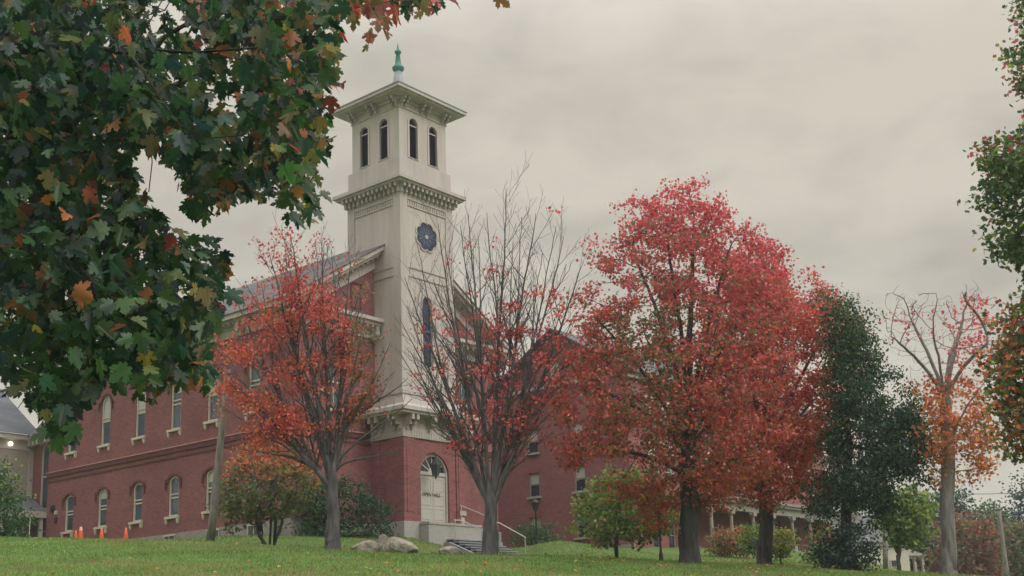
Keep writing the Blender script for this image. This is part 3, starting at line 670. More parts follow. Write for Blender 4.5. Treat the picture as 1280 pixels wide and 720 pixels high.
# ------------------------------------------------------------------ annex at the far left
an = empty('siding_annex', (*bw(-5, 30), ZB), AB, 'low annex with greige siding and grey shingle roof behind the left bush', 'building')
ax = MB(); YA = 28.2
ax.box(-16, -5.45, YA, YA+9, 4.0-ZB, 12.95-ZB)
def anb(mb, name, mats): o = mb.build(name, mats, an); o.location = (5, -30, 0); return o
anb(ax, 'wall', M['siding'])
lk = MB(); lk.panel([(25.6, -.8), (YA+.02, -.8), (YA+.02, 8.2), (25.6, 8.2)], [shift(arch(.9, 4.2, .45), 26.75, 3.6)], lambda u, v, d: (-5.4+d, u, v), .2)
for i in range(len(lk.f)): lk.f[i] = lk.f[i][::-1]
anb(lk, 'link_wall', M['brick'])
w = window(an, 'window', .9, 4.2, .45, rails=(.5,), hood=False); w.location = (-5.4+5, 26.75-30, 3.6); w.rotation_euler.z = -pi/2
tr = MB(); tr.box(-5.75, -5.42, YA-.05, YA, 3.5, 8.1); tr.box(-16.2, -5.3, YA-.5, YA, 8.1, 8.42); tr.box(-16.2, -5.3, YA-.05, YA-.001, 7.5, 8.1)
for i in range(5): y = 25.75+i*.5; tr.box(-6.0, -5.4, y, y+.16, 7.75, 8.15)
tr.box(-6.1, -5.38, 25.6, YA-.5, 8.15, 8.35)
anb(tr, 'eave_trim', M['white'])
rf = MB(); rf.add([(-16.4, YA-.62, 8.42), (-5.2, YA-.62, 8.42), (-5.2, YA+6, 12.9), (-16.4, YA+6, 12.9)], [(0, 1, 2, 3)])
rf.add([(-6.2, 25.6, 8.36), (-6.2, YA-.5, 8.36), (-3.5, YA, 10.6), (-3.5, 25.6, 10.6)], [(0, 3, 2, 1)])
anb(rf, 'roof', M['roofgrey'])
lr = MB(); lr.add([(-16, YA-2.6, 3.35), (-5.6, YA-2.6, 3.35), (-5.6, YA-.01, 4.6), (-16, YA-.01, 4.6)], [(0, 1, 2, 3)]); anb(lr, 'porch_roof', M['slate'] if False else M['riser'])
lt = MB(); lt.box(-16, -5.6, YA-2.65, YA-2.55, 2.95, 3.34); anb(lt, 'porch_fascia', M['white'])
for x in (-6, -8.5, -11): lp = MB(); lp.box(x-.1, x+.1, YA-2.5, YA-2.3, -.6, 2.95); anb(lp, 'porch_post', M['white'])
pl_ = empty('porch_light', (*bw(-7.05, YA-.12), 12.62), AB, 'small lit porch light under the annex eave', 'porch light')
a = MB(); a.smooth = True; a.lathe([(.02, -.14), (.11, -.1), (.14, 0), (.11, .1), (.03, .14)], n=10); a.build('bulb_globe', M['lit'], pl_)
a = MB(); a.box(-.1, .1, .02, .12, .1, .2); a.build('light_bracket', M['white'], pl_)

# ------------------------------------------------------------------ brick wing with porch
WX, WY, WZ = 7.29, 74.0, 4.5
wing = empty('brick_hall', (WX, WY, WZ), AB, 'long red brick hall with a grey front porch behind the big red maple', 'building')
def wgb(mb, name, mats, parent=None): o = mb.build(name, mats, parent or wing, 0 if parent else -WZ); return o
WL, WD = 28.5, 11.2
lrows = [(5.77, 1.65), (8.78, 1.63), (11.75, 1.6)]
wa = MB()
hs = [shift(arch(.88, h, 0), y, z) for z, h in lrows for y in (3.95, 7.8)]+[shift(arch(.8, 1.2, 0), 5.7, 16.6)]
wa.panel([(0, 5.1), (WD, 5.1), (WD, 16.35), (WD/2, 19.75), (0, 16.35)], hs, lambda u, v, d: (d, u, v), .2)
for i in range(len(wa.f)): wa.f[i] = wa.f[i][::-1]
fx = [2.7, 4.58]; px_ = [7.2, 9.9, 12.9, 16.2, 22.4, 25.9]
hf = [shift(arch(.86, 1.78, 0), x, 4.9) for x in fx]+[shift(arch(.9, 1.9, 0), x, 5.2) for x in px_]+[shift(arch(.86, 1.7, 0), x, z) for z in (9.9, 12.9) for x in fx+px_+[19.4]]
hf += [shift(arch(1.3, 2.6, 0), 19.2, 4.9)]
wa.panel([(0, 4.4), (WL, 4.4), (WL, 16.35), (0, 16.35)], hf, FW, .2)
wa.add([(WL, 0, 4), (WL, WD, 4), (WL, WD, 16.35), (WL, WD/2, 19.75), (WL, 0, 16.35)], [(0, 1, 2, 3, 4)]); wa.add([(0, WD, 4), (WL, WD, 4), (WL, WD, 16.35), (0, WD, 16.35)], [(0, 3, 2, 1)])
wa.add([(.3, .3, 4), (WL, .3, 4), (WL, .3, 16), (.3, .3, 16), (.3, WD, 4), (.3, WD, 16)], [(0, 1, 2, 3), (4, 0, 3, 5)])
wgb(wa, 'wall', M['brick_wing'])
fo = MB(); fo.box(-.08, .1, -.08, WD, 3.6, 5.1); fo.box(.1, WL, -.08, .1, 3.2, 4.41); wgb(fo, 'foundation', M['stone'])
for z, h in lrows:
    for y in (3.95, 7.8):
        w = window(wing, 'window', .88, h, 0, rails=(.5,), blind=.46, hood=False, glass='glassd', lintel='lintel', fw=.06, frame='porchpaint'); w.location = (0, y, z-WZ); w.rotation_euler.z = -pi/2
w = window(wing, 'window', .8, 1.2, 0, rails=(.5,), blind=.9, hood=False, lintel='lintel'); w.location = (0, 5.7, 16.6-WZ); w.rotation_euler.z = -pi/2
for x in fx: w = window(wing, 'window', .86, 1.78, 0, rails=(.5,), hood=False, glass='glassd', lintel='cream', frame='porchpaint'); w.location = (x, 0, 4.9-WZ)
for x in px_: w = window(wing, 'window', .9, 1.9, 0, rails=(.5,), hood=False, glass='glassd', frame='porchpaint'); w.location = (x, 0, 5.2-WZ)
for z in (9.9, 12.9):
    for x in fx+px_+[19.4]: w = window(wing, 'window', .86, 1.7, 0, rails=(.5,), hood=False, glass='glass', lintel='cream', blind=.4); w.location = (x, 0, z-WZ)
d = MB(); d.box(-.62, .62, .12, .17, 0, 2.5); dd = d.build('door', M['porchpaint'], wing); dd.location = (19.2, 0, 4.92-WZ)
d = MB(); d.box(-.5, .5, .10, .121, .9, 2.3); d.build('door_glass', M['glassd'], dd)
rf = MB()
for sgn, ya, yb in ((1, -.55, WD/2), (-1, WD+.55, WD/2)):
    v = [(-.45, ya, 16.1), (WL+.45, ya, 16.1), (WL+.45, yb, 19.9), (-.45, yb, 19.9)]; v += [(x, y, z+.14) for x, y, z in v]
    fs = [(0, 3, 2, 1), (4, 5, 6, 7), (0, 1, 5, 4), (1, 2, 6, 5), (2, 3, 7, 6), (3, 0, 4, 7)]; rf.add(v, fs if sgn > 0 else [q[::-1] for q in fs])
ro_ = wgb(rf, 'roof', M['slate'])
ch = MB(); ch.box(13, 13.9, WD/2-.5, WD/2+.5, 15, 17.3); ch.box(12.92, 13.98, WD/2-.58, WD/2+.58, 17.0, 17.15); ch.build('chimney', M['brick_wing'], ro_).location.z = 4.5
cr = MB(); cr.box(-.25, WL+.25, -.3, 0, 15.8, 16.15); cr.box(-.12, 0, 0, WD, 16.0, 16.2)
wgb(cr, 'cornice', M['white'])
# porch
pr = MB(); PD = 2.4
pr.box(5.3, WL-.6, -PD-.35, -.02, 7.95, 8.12); pr.box(5.4, WL-.7, -PD-.12, -PD+.14, 7.45, 7.95); pr.box(5.25, WL-.55, -PD-.45, -.02, 8.12, 8.3)
pr.add([(5.25, -PD-.45, 8.3), (WL-.55, -PD-.45, 8.3), (WL-.55, -.01, 8.8), (5.25, -.01, 8.8)], [(0, 1, 2, 3)])
wgb(pr, 'porch_roof', M['porchpaint'])
pf = MB(); pf.box(5.4, WL-.7, -PD-.2, -.09, 4.45, 4.7); wgb(pf, 'porch_floor', M['porchpaint'])
pk = MB()
for i in range(12): x = 5.6+i*1.95; pk.box(x, x+.5, -PD-.1, -PD+.1, 3.4, 4.45)
wgb(pk, 'porch_pier', M['brick_wing'])
cxs = [5.6, 8.2, 11.2, 14.0, 17.0, 19.9, 22.7, 25.4, 27.6]
for i, x in enumerate(cxs):
    c = MB(); c.box(-.22, .22, -.22, .22, 0, .75); c.lathe([(.15, .75), (.17, .85), (.13, .95), (.12, 2.35), (.17, 2.45), (.2, 2.55)], n=8)
    c.box(-.24, .24, -.2, .2, 2.5, 2.75)
    for s in (-1, 1): c.prism([(s*.2, 2.5), (s*.7, 2.74), (s*.2, 2.74)][::s], FW, -.06, .06)
    o = c.build('porch_column', M['porchcol'] if i < 4 else M['porchpaint'], wing); o.location = (x, -PD, 4.7-WZ)
for i in range(len(cxs)-1):
    if i == 5: continue
    rl = MB(); a, b = cxs[i]+.22, cxs[i+1]-.22; rl.box(a, b, -PD-.04, -PD+.04, 5.42, 5.5); rl.box(a, b, -PD-.03, -PD+.03, 4.85, 4.9)
    for k in range(int((b-a)/.16)): rl.box(a+.08+k*.16, a+.11+k*.16, -PD-.02, -PD+.02, 4.9, 5.42)
    wgb(rl, 'porch_railing', M['wood'])
ps = MB()
for k in range(5): ps.box(12.2, 14.0, -PD-.2-.36*(k+1), -PD-.2-.36*k, 3.0, 4.5-.2*k)
pso = empty('porch_steps', (*bw(0, 0), 0), 0, 'concrete porch steps with cheek walls between the shrubs', 'steps')
pso.location = (WX, WY, WZ); pso.rotation_euler.z = AB
ps.build('treads', M['granite'], pso, -WZ)
k = MB(); k.box(11.9, 12.2, -PD-2.1, -PD-.2, 3.0, 4.55); k.box(14.0, 14.3, -PD-2.1, -PD-.2, 3.0, 4.55); k.build('cheek_wall', M['granite'], pso, -WZ)
def WB(x, y, z): p = np.array([WX, WY])+E1*x+E2*y; return (p[0], p[1], z)
rail('handrail', [WB(12.1, -PD-.2, 5.5), WB(12.1, -PD-2.0, 4.6)], 'thin handrail on the near side of the concrete porch steps', [(WB(12.1, -PD-.3, 5.45), 1.0), (WB(12.1, -PD-2.0, 4.6), 1.0)])
rail('handrail', [WB(14.1, -PD-.2, 5.5), WB(14.1, -PD-2.0, 4.6)], 'thin handrail on the far side of the concrete porch steps', [(WB(14.1, -PD-.3, 5.45), 1.0), (WB(14.1, -PD-2.0, 4.6), 1.0)])

# ------------------------------------------------------------------ cream house far right
hp = at(1100, 714, 112)
hz = gz(hp[0]+6, 116)-.2; HZT = at(1100, 677, 112)[2]
hs_ = empty('cream_house', (hp[0]-2.4, 112, hz), radians(18), 'cream clapboard house with small columned portico beyond the dark tree', 'house')
H = HZT-hz
a = MB(); a.box(-5, 6.2, 0, 7, 0, H); a.add([(-5, 0, H), (-5, 7, H), (-5, 3.5, H+2.6)], [(0, 2, 1)]); a.add([(6.2, 0, H), (6.2, 7, H), (6.2, 3.5, H+2.6)], [(0, 1, 2)]); a.build('wall', M['houseside'], hs_)
a = MB()
for ya in (-.4, 7.4): v = [(-5.4, ya, H-.15), (6.6, ya, H-.15), (6.6, 3.5, H+2.75), (-5.4, 3.5, H+2.75)]; v += [(x, y, z+.15) for x, y, z in v]; a.add(v, [(0, 3, 2, 1), (4, 5, 6, 7), (0, 1, 5, 4), (1, 2, 6, 5), (2, 3, 7, 6), (3, 0, 4, 7)])
a.build('roof', M['slate'], hs_)
a = MB(); a.box(-5.3, 6.5, -.3, 0, H-.35, H-.16); a.build('eave_trim', M['white'], hs_)
for x, z in ((-3.6, .9), (-1.2, .9), (1.6, .9), (4.4, .9), (-3.6, 3.3), (1.6, 3.3), (4.4, 3.3)):
    if z+1.4 > H-.3: continue
    w = window(hs_, 'window', .85, 1.4, 0, rails=(.5,), hood=False, frame='white', glass='glassd'); w.location = (x, -.02, z)
    w.scale = (1, -.2 if False else 1, 1)
    for ch in [w]: ch.location.y = -.19
a = MB(); a.box(6.2, 8.6, .8, 3.6, 2.45, 2.7); a.add([(6.1, .6, 2.7), (8.8, .6, 2.7), (8.8, 3.8, 2.7), (6.1, 3.8, 2.7), (6.21, .6, 3.5), (6.21, 3.8, 3.5)], [(0, 1, 4), (1, 2, 5, 4), (2, 3, 5)]); a.build('portico_roof', M['white'], hs_)
for x, y in ((8.4, 1), (8.4, 3.4), (6.6, 1), (7.5, 1)): c = MB(); c.box(x-.13, x+.13, y-.13, y+.13, -.3, 2.45); c.build('portico_column', M['white'], hs_)
a = MB(); a.box(6.2, 8.7, .8, 3.6, -.5, .05); a.build('portico_floor', M['granite'], hs_)
# ------------------------------------------------------------------ tree kit
def unit(v): return v/np.maximum(np.linalg.norm(v, axis=-1, keepdims=True), 1e-9)
# leaf shapes: (side, along, fold) per vertex + faces; folded along the midrib
LOBED = (np.array([(0,0,0),(.50,.22,.16),(.24,.45,.07),(.52,.66,.15),(0,1.0,0),(-.52,.66,.15),(-.24,.45,.07),(-.50,.22,.16)], float)-[0,.0,0], [(0,1,2,3,4),(0,4,5,6,7)])
OVAL = (np.array([(0,0,0),(.32,.35,.08),(.24,.75,.06),(0,1.,0),(-.24,.75,.06),(-.32,.35,.08)], float), [(0,1,2,3),(0,3,4,5)])
_h = [(0,0),(.10,-.13),(.30,-.10),(.25,.02),(.44,.04),(.50,.13),(.36,.21),(.62,.36),(.58,.46),(.66,.60),(.52,.58),(.40,.62),(.36,.54),(.20,.47),(.24,.68),(.34,.74),(.22,.82),(.17,.95),(.06,.98),(0,1.14)]
MAPLE = (np.array([(x, y, abs(x)*.20-.26*y*y+.10*x*x) for x, y in _h]+[(-x, y, abs(x)*.20-.26*y*y+.10*x*x) for x, y in _h[1:-1]], float),
         [tuple(range(len(_h))), (0, len(_h)-1)+tuple(range(2*len(_h)-3, len(_h)-1, -1))])
def leaves(name, pos, size, tip, nrm, col, shape, mat, parent, cast=None):
    sv, sf = shape; n = len(pos); k = len(sv)
    tip = unit(tip); side = unit(np.cross(tip, nrm)); nn = np.cross(side, tip)
    fold = rng.uniform(-1.0, 1.6, (n, 1, 1)); wid = rng.uniform(.8, 1.15, (n, 1, 1))
    P = pos[:, None, :]+size[:, None, None]*(side[:, None, :]*sv[None, :, 0:1]*wid+tip[:, None, :]*sv[None, :, 1:2]+nn[:, None, :]*sv[None, :, 2:3]*fold)
    V = P.reshape(-1, 3); loops = np.concatenate([np.array(f) for f in sf]); tot = np.array([len(f) for f in sf]); st = np.concatenate([[0], np.cumsum(tot)[:-1]])
    LL = (loops[None, :]+np.arange(n)[:, None]*k).ravel(); ST = (st[None, :]+np.arange(n)[:, None]*len(loops)).ravel(); TT = np.tile(tot, n)
    C = np.repeat(col, k, axis=0)
    if k > 20: C = C*np.exp(rng.normal(0, .16, (len(C), 1)))
    return np_mesh(name, V, LL, ST, TT, mat, parent, C)
def inpoly(px, py, poly):
    poly = np.asarray(poly, float); x0, y0 = poly[:, 0], poly[:, 1]; x1, y1 = np.roll(x0, -1), np.roll(y0, -1)
    c = np.zeros(px.shape, bool)
    for a, b, c_, d in zip(x0, y0, x1, y1):
        if b == d: continue
        c ^= ((b > py) != (d > py)) & (px < (c_-a)*(py-b)/(d-b)+a)
    return c
def crown_points(poly, Y, n, depth=.85, shell=.0, holes=0.0, seed=1, hs=22, ragged=6, dmax=1e9, lob=0):
    """Points filling the crown's volume: the silhouette seen from the road, rounded in depth."""
    r = np.random.default_rng(seed); poly = np.asarray(poly, float); lo, hi = poly.min(0), poly.max(0); out = []
    rows = np.linspace(lo[1], hi[1], 70); ext = []
    xsn = np.linspace(lo[0], hi[0], 220)
    for y in rows:
        q = inpoly(xsn, np.full(220, y), poly); ext.append((xsn[q].min(), xsn[q].max()) if q.any() else (np.nan, np.nan))
    ext = np.array(ext); ok = ~np.isnan(ext[:, 0]); L_ = np.interp(rows, rows[ok], ext[ok, 0]); R_ = np.interp(rows, rows[ok], ext[ok, 1])
    while len(out) < n:
        px = r.uniform(lo[0]-4, hi[0]+4, 4000); py = r.uniform(lo[1]-4, hi[1]+4, 4000)
        k = inpoly(px+r.normal(0, ragged, 4000)+lob*(vnoise(px, py, 24, seed+9)-.5)*2, py+r.normal(0, ragged, 4000)+lob*(vnoise(px, py, 24, seed+19)-.5)*2, poly)
        if holes > 0: k &= (vnoise(px, py, hs, seed+5)*.6+vnoise(px, py, hs*2.1, seed+6)*.4) > holes+.05
        px, py = px[k], py[k]
        l, rr = np.interp(py, rows, L_), np.interp(py, rows, R_); c = (l+rr)/2; hw = np.maximum((rr-l)/2, 4); u = np.clip((px-c)/hw, -1, 1)
        vert = np.clip(1-((py-lo[1]-(hi[1]-lo[1])*.55)/((hi[1]-lo[1])*.6))**2, .1, 1)
        half = np.minimum(np.minimum(np.sqrt(np.maximum(1-u*u, .02))*hw, (hi[0]-lo[0])*.5*np.sqrt(vert)*1.15)*depth*Y/FPX, dmax)
        t = r.uniform(-1, 1, len(px)); t = np.sign(t)*np.abs(t)**(1-shell*.6)
        for a, b, d in zip(px, py, t*half): out.append(at(a, b, Y+d))
    return np.array(out[:n])
def colonize(trunk, attr, step=.45, infl=4.0, kill=.8, iters=260, up=.0, seed=3, limbs=()):
    r = np.random.default_rng(seed); pos = [np.asarray(p, float) for p in trunk]; par = [-1]+list(range(len(trunk)-1))
    for k0, e in limbs:                      # main limbs: rise from the trunk, then bow outward
        p0 = pos[k0]; c = e-p0; l = np.linalg.norm(c); q = bez(p0, p0+c*.18+[0, 0, .16*l], p0+c*.62+[0, 0, .10*l], e, max(5, int(l/step)))
        q = q+np.cumsum(r.normal(0, .024, q.shape), 0)*np.linspace(0, 1, len(q))[:, None]; k = k0
        for p in q[1:]: pos.append(p); par.append(k); k = len(pos)-1
    A = np.asarray(attr, float); alive = np.ones(len(A), bool); nd = np.full(len(A), 1e9); ni = np.zeros(len(A), int)
    def upd(i0):
        B = np.array(pos[i0:])
        for c in range(0, len(B), 400):
            d = np.linalg.norm(A[:, None]-B[None, c:c+400], axis=2); j = d.argmin(1); m = d[np.arange(len(A)), j]; b = m < nd; nd[b] = m[b]; ni[b] = j[b]+i0+c
    upd(0)
    for it in range(iters):
        act = alive & ((nd < infl) | (it < 40))
        if not act.any(): break
        i0 = len(pos)
        for i in np.unique(ni[act]):
            v = unit(A[act & (ni == i)]-pos[i]).sum(0); l = np.linalg.norm(v)
            if l < 1e-6: continue
            v = v/l+np.array([0, 0, up])+r.normal(0, .14, 3); q = pos[i]+step*v/np.linalg.norm(v)
            pos.append(q); par.append(i)
        if len(pos) == i0: break
        upd(i0); alive &= nd > kill
        # drop attractors that stopped getting nearer
        if it % 25 == 24: alive &= ~((nd < step*1.6))
    return np.array(pos), np.array(par)
def skeleton_mesh(mb, pos, par, rbase, rtip=.012, fine=3):
    n = len(pos); cnt = np.zeros(n); kids = [[] for _ in range(n)]
    for i in range(1, n): kids[par[i]].append(i)
    for i in range(n-1, -1, -1):
        if not kids[i]: cnt[i] = 1
        if par[i] >= 0: cnt[par[i]] += cnt[i]
    e = max(math.log(max(cnt[0], 2))/math.log(rbase/rtip), 1.2); rad = rtip*cnt**(1/e)
    stack = [(0, None)]
    while stack:
        i, p = stack.pop(); pts = [] if p is None else [pos[p]]; rr = [] if p is None else [min(rad[p], rad[i]*1.15)]
        while True:
            pts.append(pos[i]); rr.append(rad[i])
            if not kids[i]: break
            k = sorted(kids[i], key=lambda q: -cnt[q])
            for q in k[1:]: stack.append((q, i))
            i = k[0]
        m = max(rr); mb.tube(pts, rr, 10 if m > .12 else (6 if m > .05 else fine))
    return rad
def flare(mb, base, r, h=.7):
    """root flare: short ridged cone at the foot of a trunk"""
    n = 18; vs = []; x, y, z = base
    ph = random.random()*6
    for k, (f, zz) in enumerate(((1.55, -.25), (1.25, .05), (1.08, .3), (.98, .65), (.76, 1.15))):
        for i in range(n):
            a = 2*pi*i/n; q = r*(f+(f-1)*.45*sin(5*a+ph)); vs.append((x+q*cos(a), y+q*sin(a), z+zz))
    fs = [(k*n+i, k*n+(i+1) % n, (k+1)*n+(i+1) % n, (k+1)*n+i) for k in range(4) for i in range(n)]
    mb.add(vs, fs)
PAL = dict(crimson=(.50,.09,.125), red=(.54,.125,.12), scarlet=(.62,.165,.115), orange=(.60,.22,.10), amber=(.56,.26,.08), olive=(.23,.19,.08), moss=(.13,.155,.065), green=(.085,.165,.062),
           dark=(.030,.076,.047), teal=(.026,.060,.052), lime=(.23,.30,.075), yellow=(.44,.35,.09), rust=(.36,.13,.08), maroon=(.22,.06,.075), pink=(.58,.15,.165), brown=(.27,.15,.08), mid=(.058,.125,.055))
def colours(pos, fn, seed=1, jit=.22):
    """fn(height 0-1, side -1..1, clump noise) -> list of (name, weight arrays)"""
    r = np.random.default_rng(seed); lo, hi = pos.min(0), pos.max(0); h = (pos[:, 2]-lo[2])/max(hi[2]-lo[2], .1); s = 2*(pos[:, 0]-lo[0])/max(hi[0]-lo[0], .1)-1
    c1 = vnoise(pos[:, 0]+pos[:, 1]*.7, pos[:, 2]+pos[:, 1]*.4, 1.1, seed); c2 = vnoise(pos[:, 0]-pos[:, 1]*.6, pos[:, 2]-pos[:, 1]*.3, 2.4, seed+1)
    lst = fn(h, s, c1, c2); wts = np.stack([np.broadcast_to(np.maximum(w, 0), h.shape) for _, w in lst], 1)+1e-6; wts /= wts.sum(1, keepdims=True)
    k = (r.random((len(pos), 1)) > np.cumsum(wts, 1)).sum(1).clip(0, len(lst)-1); base = np.array([PAL[nm] for nm, _ in lst])[k]
    return np.clip(base*np.exp(r.normal(0, jit, (len(pos), 1)))*np.exp(r.normal(0, .08, (len(pos), 3))), .004, .85)
def foliage(name, centres, per, spread, size, colfn, parent, shape=LOBED, seed=1, mat='leaf', droop=.3, jit=.22, keep=None):
    r = np.random.default_rng(seed); p = np.repeat(centres, per, 0); n = len(p); p = p+r.normal(0, spread, (n, 3))*[1.15, 1.15, .55]
    if keep is not None: p = p[keep(p)]; n = len(p)
    tip = r.normal(0, 1, (n, 3))+[0, 0, -droop]; nr = r.normal(0, .8, (n, 3))+[0, 0, .8]
    col = colours(p, colfn, seed, jit)
    return leaves(name, p, size*r.uniform(.7, 1.3, n), tip, nr, col, shape, M[mat], parent)
def trunk_line(b, top, n=7, wob=.06, seed=1):
    r = np.random.default_rng(seed); b, top = np.array(b, float), np.array(top, float)
    return [b+(top-b)*k/(n-1)+(r.normal(0, wob, 3)*[1, 1, 0] if 0 < k < n-1 else 0) for k in range(n)]
def base_of(px, py, Y):
    p = at(px, py, Y); return np.array([p[0], p[1], gz(p[0], p[1])-.06])
def full_tree(name, base, top, rbase, poly, Y, label, cat, colfn, ncl=700, per=18, spread=.30, size=.17, bark='bark', seed=1, holes=.18, hs=20, depth=.85, shape=LOBED, step=.42, kill=.75, ragged=6, group=None, rtip=.010, droop=.3, jit=.22, attr_n=None, shell=.3, up=0.0, twigs=0, infl=5, limbs=(), tper=8, lob=0):
    o = empty(name, tuple(base), 0, label, cat, group); C = crown_points(poly, Y, ncl, depth, shell, holes, seed, hs, ragged, lob=lob)
    mb = MB(); mb.smooth = True; tl = trunk_line(base, top, seed=seed)
    pos, par = colonize(tl, C[:attr_n] if attr_n else C, step, infl, kill, seed=seed, up=up, limbs=[(k, at(x, y, Y+dd)) for k, x, y, dd in limbs])
    rad_ = skeleton_mesh(mb, pos, par, rbase, rtip); flare(mb, base, rbase)
    mb.v = [(x-base[0], y-base[1], z-base[2]) for x, y, z in mb.v]; mb.build('trunk', M[bark], o)
    if twigs: C = np.concatenate([np.repeat(C, per, 0), np.repeat(pos[(rad_ < twigs) & (np.arange(len(pos)) > len(tl))], tper, 0)]); per = 1
    f = foliage('crown', C, per, spread, size, colfn, o, shape, seed, droop=droop, jit=jit); f.location = tuple(-base)
    return o
# ---- vase trees: limbs that fan out of a low fork
def bez(p0, p1, p2, p3, n):
    t = np.linspace(0, 1, n)[:, None]; return p0*(1-t)**3+3*p1*t*(1-t)**2+3*p2*t*t*(1-t)+p3*t**3
def vase_tree(name, base, fork, rbase, ends, label, bark, seed, leaf_fn=None, ends_low=(), shoot=.5, shootlen=.30, sub=2, r_limb=.09, curve=.12, group=None, spread_d=2.0, twig_r=.006, cat='tree', upk=.5):
    r = np.random.default_rng(seed); o = empty(name, tuple(base), 0, label, cat, group); mb = MB(); mb.smooth = True; tips = []
    fork = np.array(fork, float); tl = trunk_line(base, fork, 6, .03, seed); up_ = fork+(fork-tl[-2]); mb.tube(tl+[up_, up_+(fork-tl[-2])], np.append(np.linspace(rbase, rbase*.74, 6), [rbase*.5, .02]), 14); flare(mb, base, rbase)
    def shoots(pts, rad, lev, length):
        if lev > sub: return
        seg = length/len(pts); acc = r.uniform(0, shoot)
        for i in range(max(1, int(len(pts)*.18)), len(pts)-1):
            acc += seg
            while acc > shoot*(1 if lev == 1 else .7):
                acc -= shoot*(1 if lev == 1 else .7)
                f = i/len(pts); t = unit(pts[i+1]-pts[i-1]); q = unit(r.normal(0, 1, 3)); side = unit(q-t*(q@t)); ang = radians(r.uniform(22, 48))
                d = unit(t*cos(ang)+side*sin(ang)); l = length*shootlen*r.uniform(.45, 1.15)*(1-.55*f)+.25
                m = max(4, int(l/.22)); u2 = np.array([0, 0, 1.]); P = bez(pts[i], pts[i]+d*l*.35, pts[i]+d*l*.62+u2*l*.12*upk, pts[i]+d*l*.85+u2*l*.42*upk, m)
                P = P+r.normal(0, .018*l, P.shape)*np.linspace(0, 1, m)[:, None]
                r0 = min(rad[i]*.62, .011*l+.006); R = np.linspace(r0, twig_r, m); mb.tube(P, R, 4 if r0 > .02 else 3, False)
                tips.extend(P[m//3:]); shoots(P, R, lev+1, l)
    mains = []
    for j, (e, rl) in enumerate(list(ends)+list(ends_low)):
        e = np.array(e, float); k = r.uniform(.45, 1.0); p0 = np.array(base)+(fork-np.array(base))*k if k < .8 else fork; p0 = np.array(base)+(fork-np.array(base))*r.uniform(.72, 1.0); lowb = j >= len(ends)
        if lowb:
            best = None
            for MP, MR in mains:
                for f in (.08, .14, .2, .28, .36, .45):
                    i = int(f*len(MP)); v = e-MP[i]; q = unit(v) @ unit(MP[i+1]-MP[i])+r.uniform(-.12, .12)-.25*abs(np.linalg.norm(v)/ln0-.6)
                    if v[2] > 0 and (best is None or q > best[0]): best = (q, MP[i], MR[i], unit(MP[i+1]-MP[i]))
            if best: p0 = best[1]; rl = min(rl, best[2]*.72)
            else: lowb = False
        c = e-p0; ln_ = np.linalg.norm(c); h = np.array([c[0], c[1], 0]); hl = np.linalg.norm(h)+1e-6
        if j == 0: ln0 = ln_
        p1 = p0+c*.22+h*curve*.35+np.array([0, 0, 1])*ln_*.05; p2 = p0+c*.68+h*curve*.35
        if lowb: p1 = p0+best[3]*ln_*.30; p2 = p0+c*.62+h*curve*.2
        m = max(10, int(ln_/.4)); P = bez(p0, p1, p2, e, m)+np.cumsum(r.normal(0, .022, (m, 3)), 0)*np.linspace(0, 1, m)[:, None]
        R = rl*(1-np.linspace(0, 1, m))**.8+twig_r*1.5; R[0] *= 1.25
        mains.append((P, R)) if j < len(ends) else None; mb.tube(P, R, 8, False); tips.extend(P[m//2:]); shoots(P, R, 1, ln_)
    mb.v = [(x-base[0], y-base[1], z-base[2]) for x, y, z in mb.v]; mb.build('trunk', M[bark], o)
    tips = np.array(tips)
    if leaf_fn: f = leaf_fn(tips, o); f.location = tuple(-np.array(base))
    return o
# ------------------------------------------------------------------ the trees
r4 = np.random.default_rng(4)
def E(pxs, Y, d, rl): return [(at(x, y, Y+r4.uniform(-d, d)), rl*r4.uniform(.75, 1.15)) for x, y in pxs]
# bare centre maple
b = base_of(613, 693, 42.5)
def lf3(t, o):
    px, py = proj(t); w = np.exp(-((px-645)/85)**2-((py-505)/105)**2)*.9+.10*np.exp(-((px-560)/60)**2-((py-380)/80)**2)+.35*np.exp(-((px-700)/45)**2-((py-420)/90)**2)
    cl = vnoise(px, py, 17, 9); k = r4.random(len(t)) < w*np.clip((cl-.44)*3.0, 0, 1)*.21
    return foliage('crown', t[k], 13, .16, .11, lambda h, s, a, c: [('crimson', .30+0*h), ('red', .45+0*h), ('pink', .35+0*h), ('scarlet', .35+.3*(h < .4)), ('rust', .15+0*h)], o, seed=31)
vase_tree('red_maple', b, at(613, 628, 42.5), .29,
    E([(508,345),(548,288),(588,262),(634,240),(674,262),(706,298),(727,330),(512,440)], 42.5, 2.0, .08), ends_low=E([(522,300),(575,280),(612,270),(652,272),(692,285),(500,400),(715,360),(530,480),(705,500),(512,385),(497,440),(516,470),(705,385),(716,430),(700,470),(540,350),(660,340),(620,330),(585,350),(690,540),(720,395),(520,420),(560,300),(645,300),(600,300),(680,320),(670,440),(545,450)], 42.5, 2.6, .036), label=
    'nearly bare maple with upswept grey limbs and sparse crimson leaves beside the stairs', bark='bark', seed=21, leaf_fn=lf3, shoot=.42, shootlen=.27)
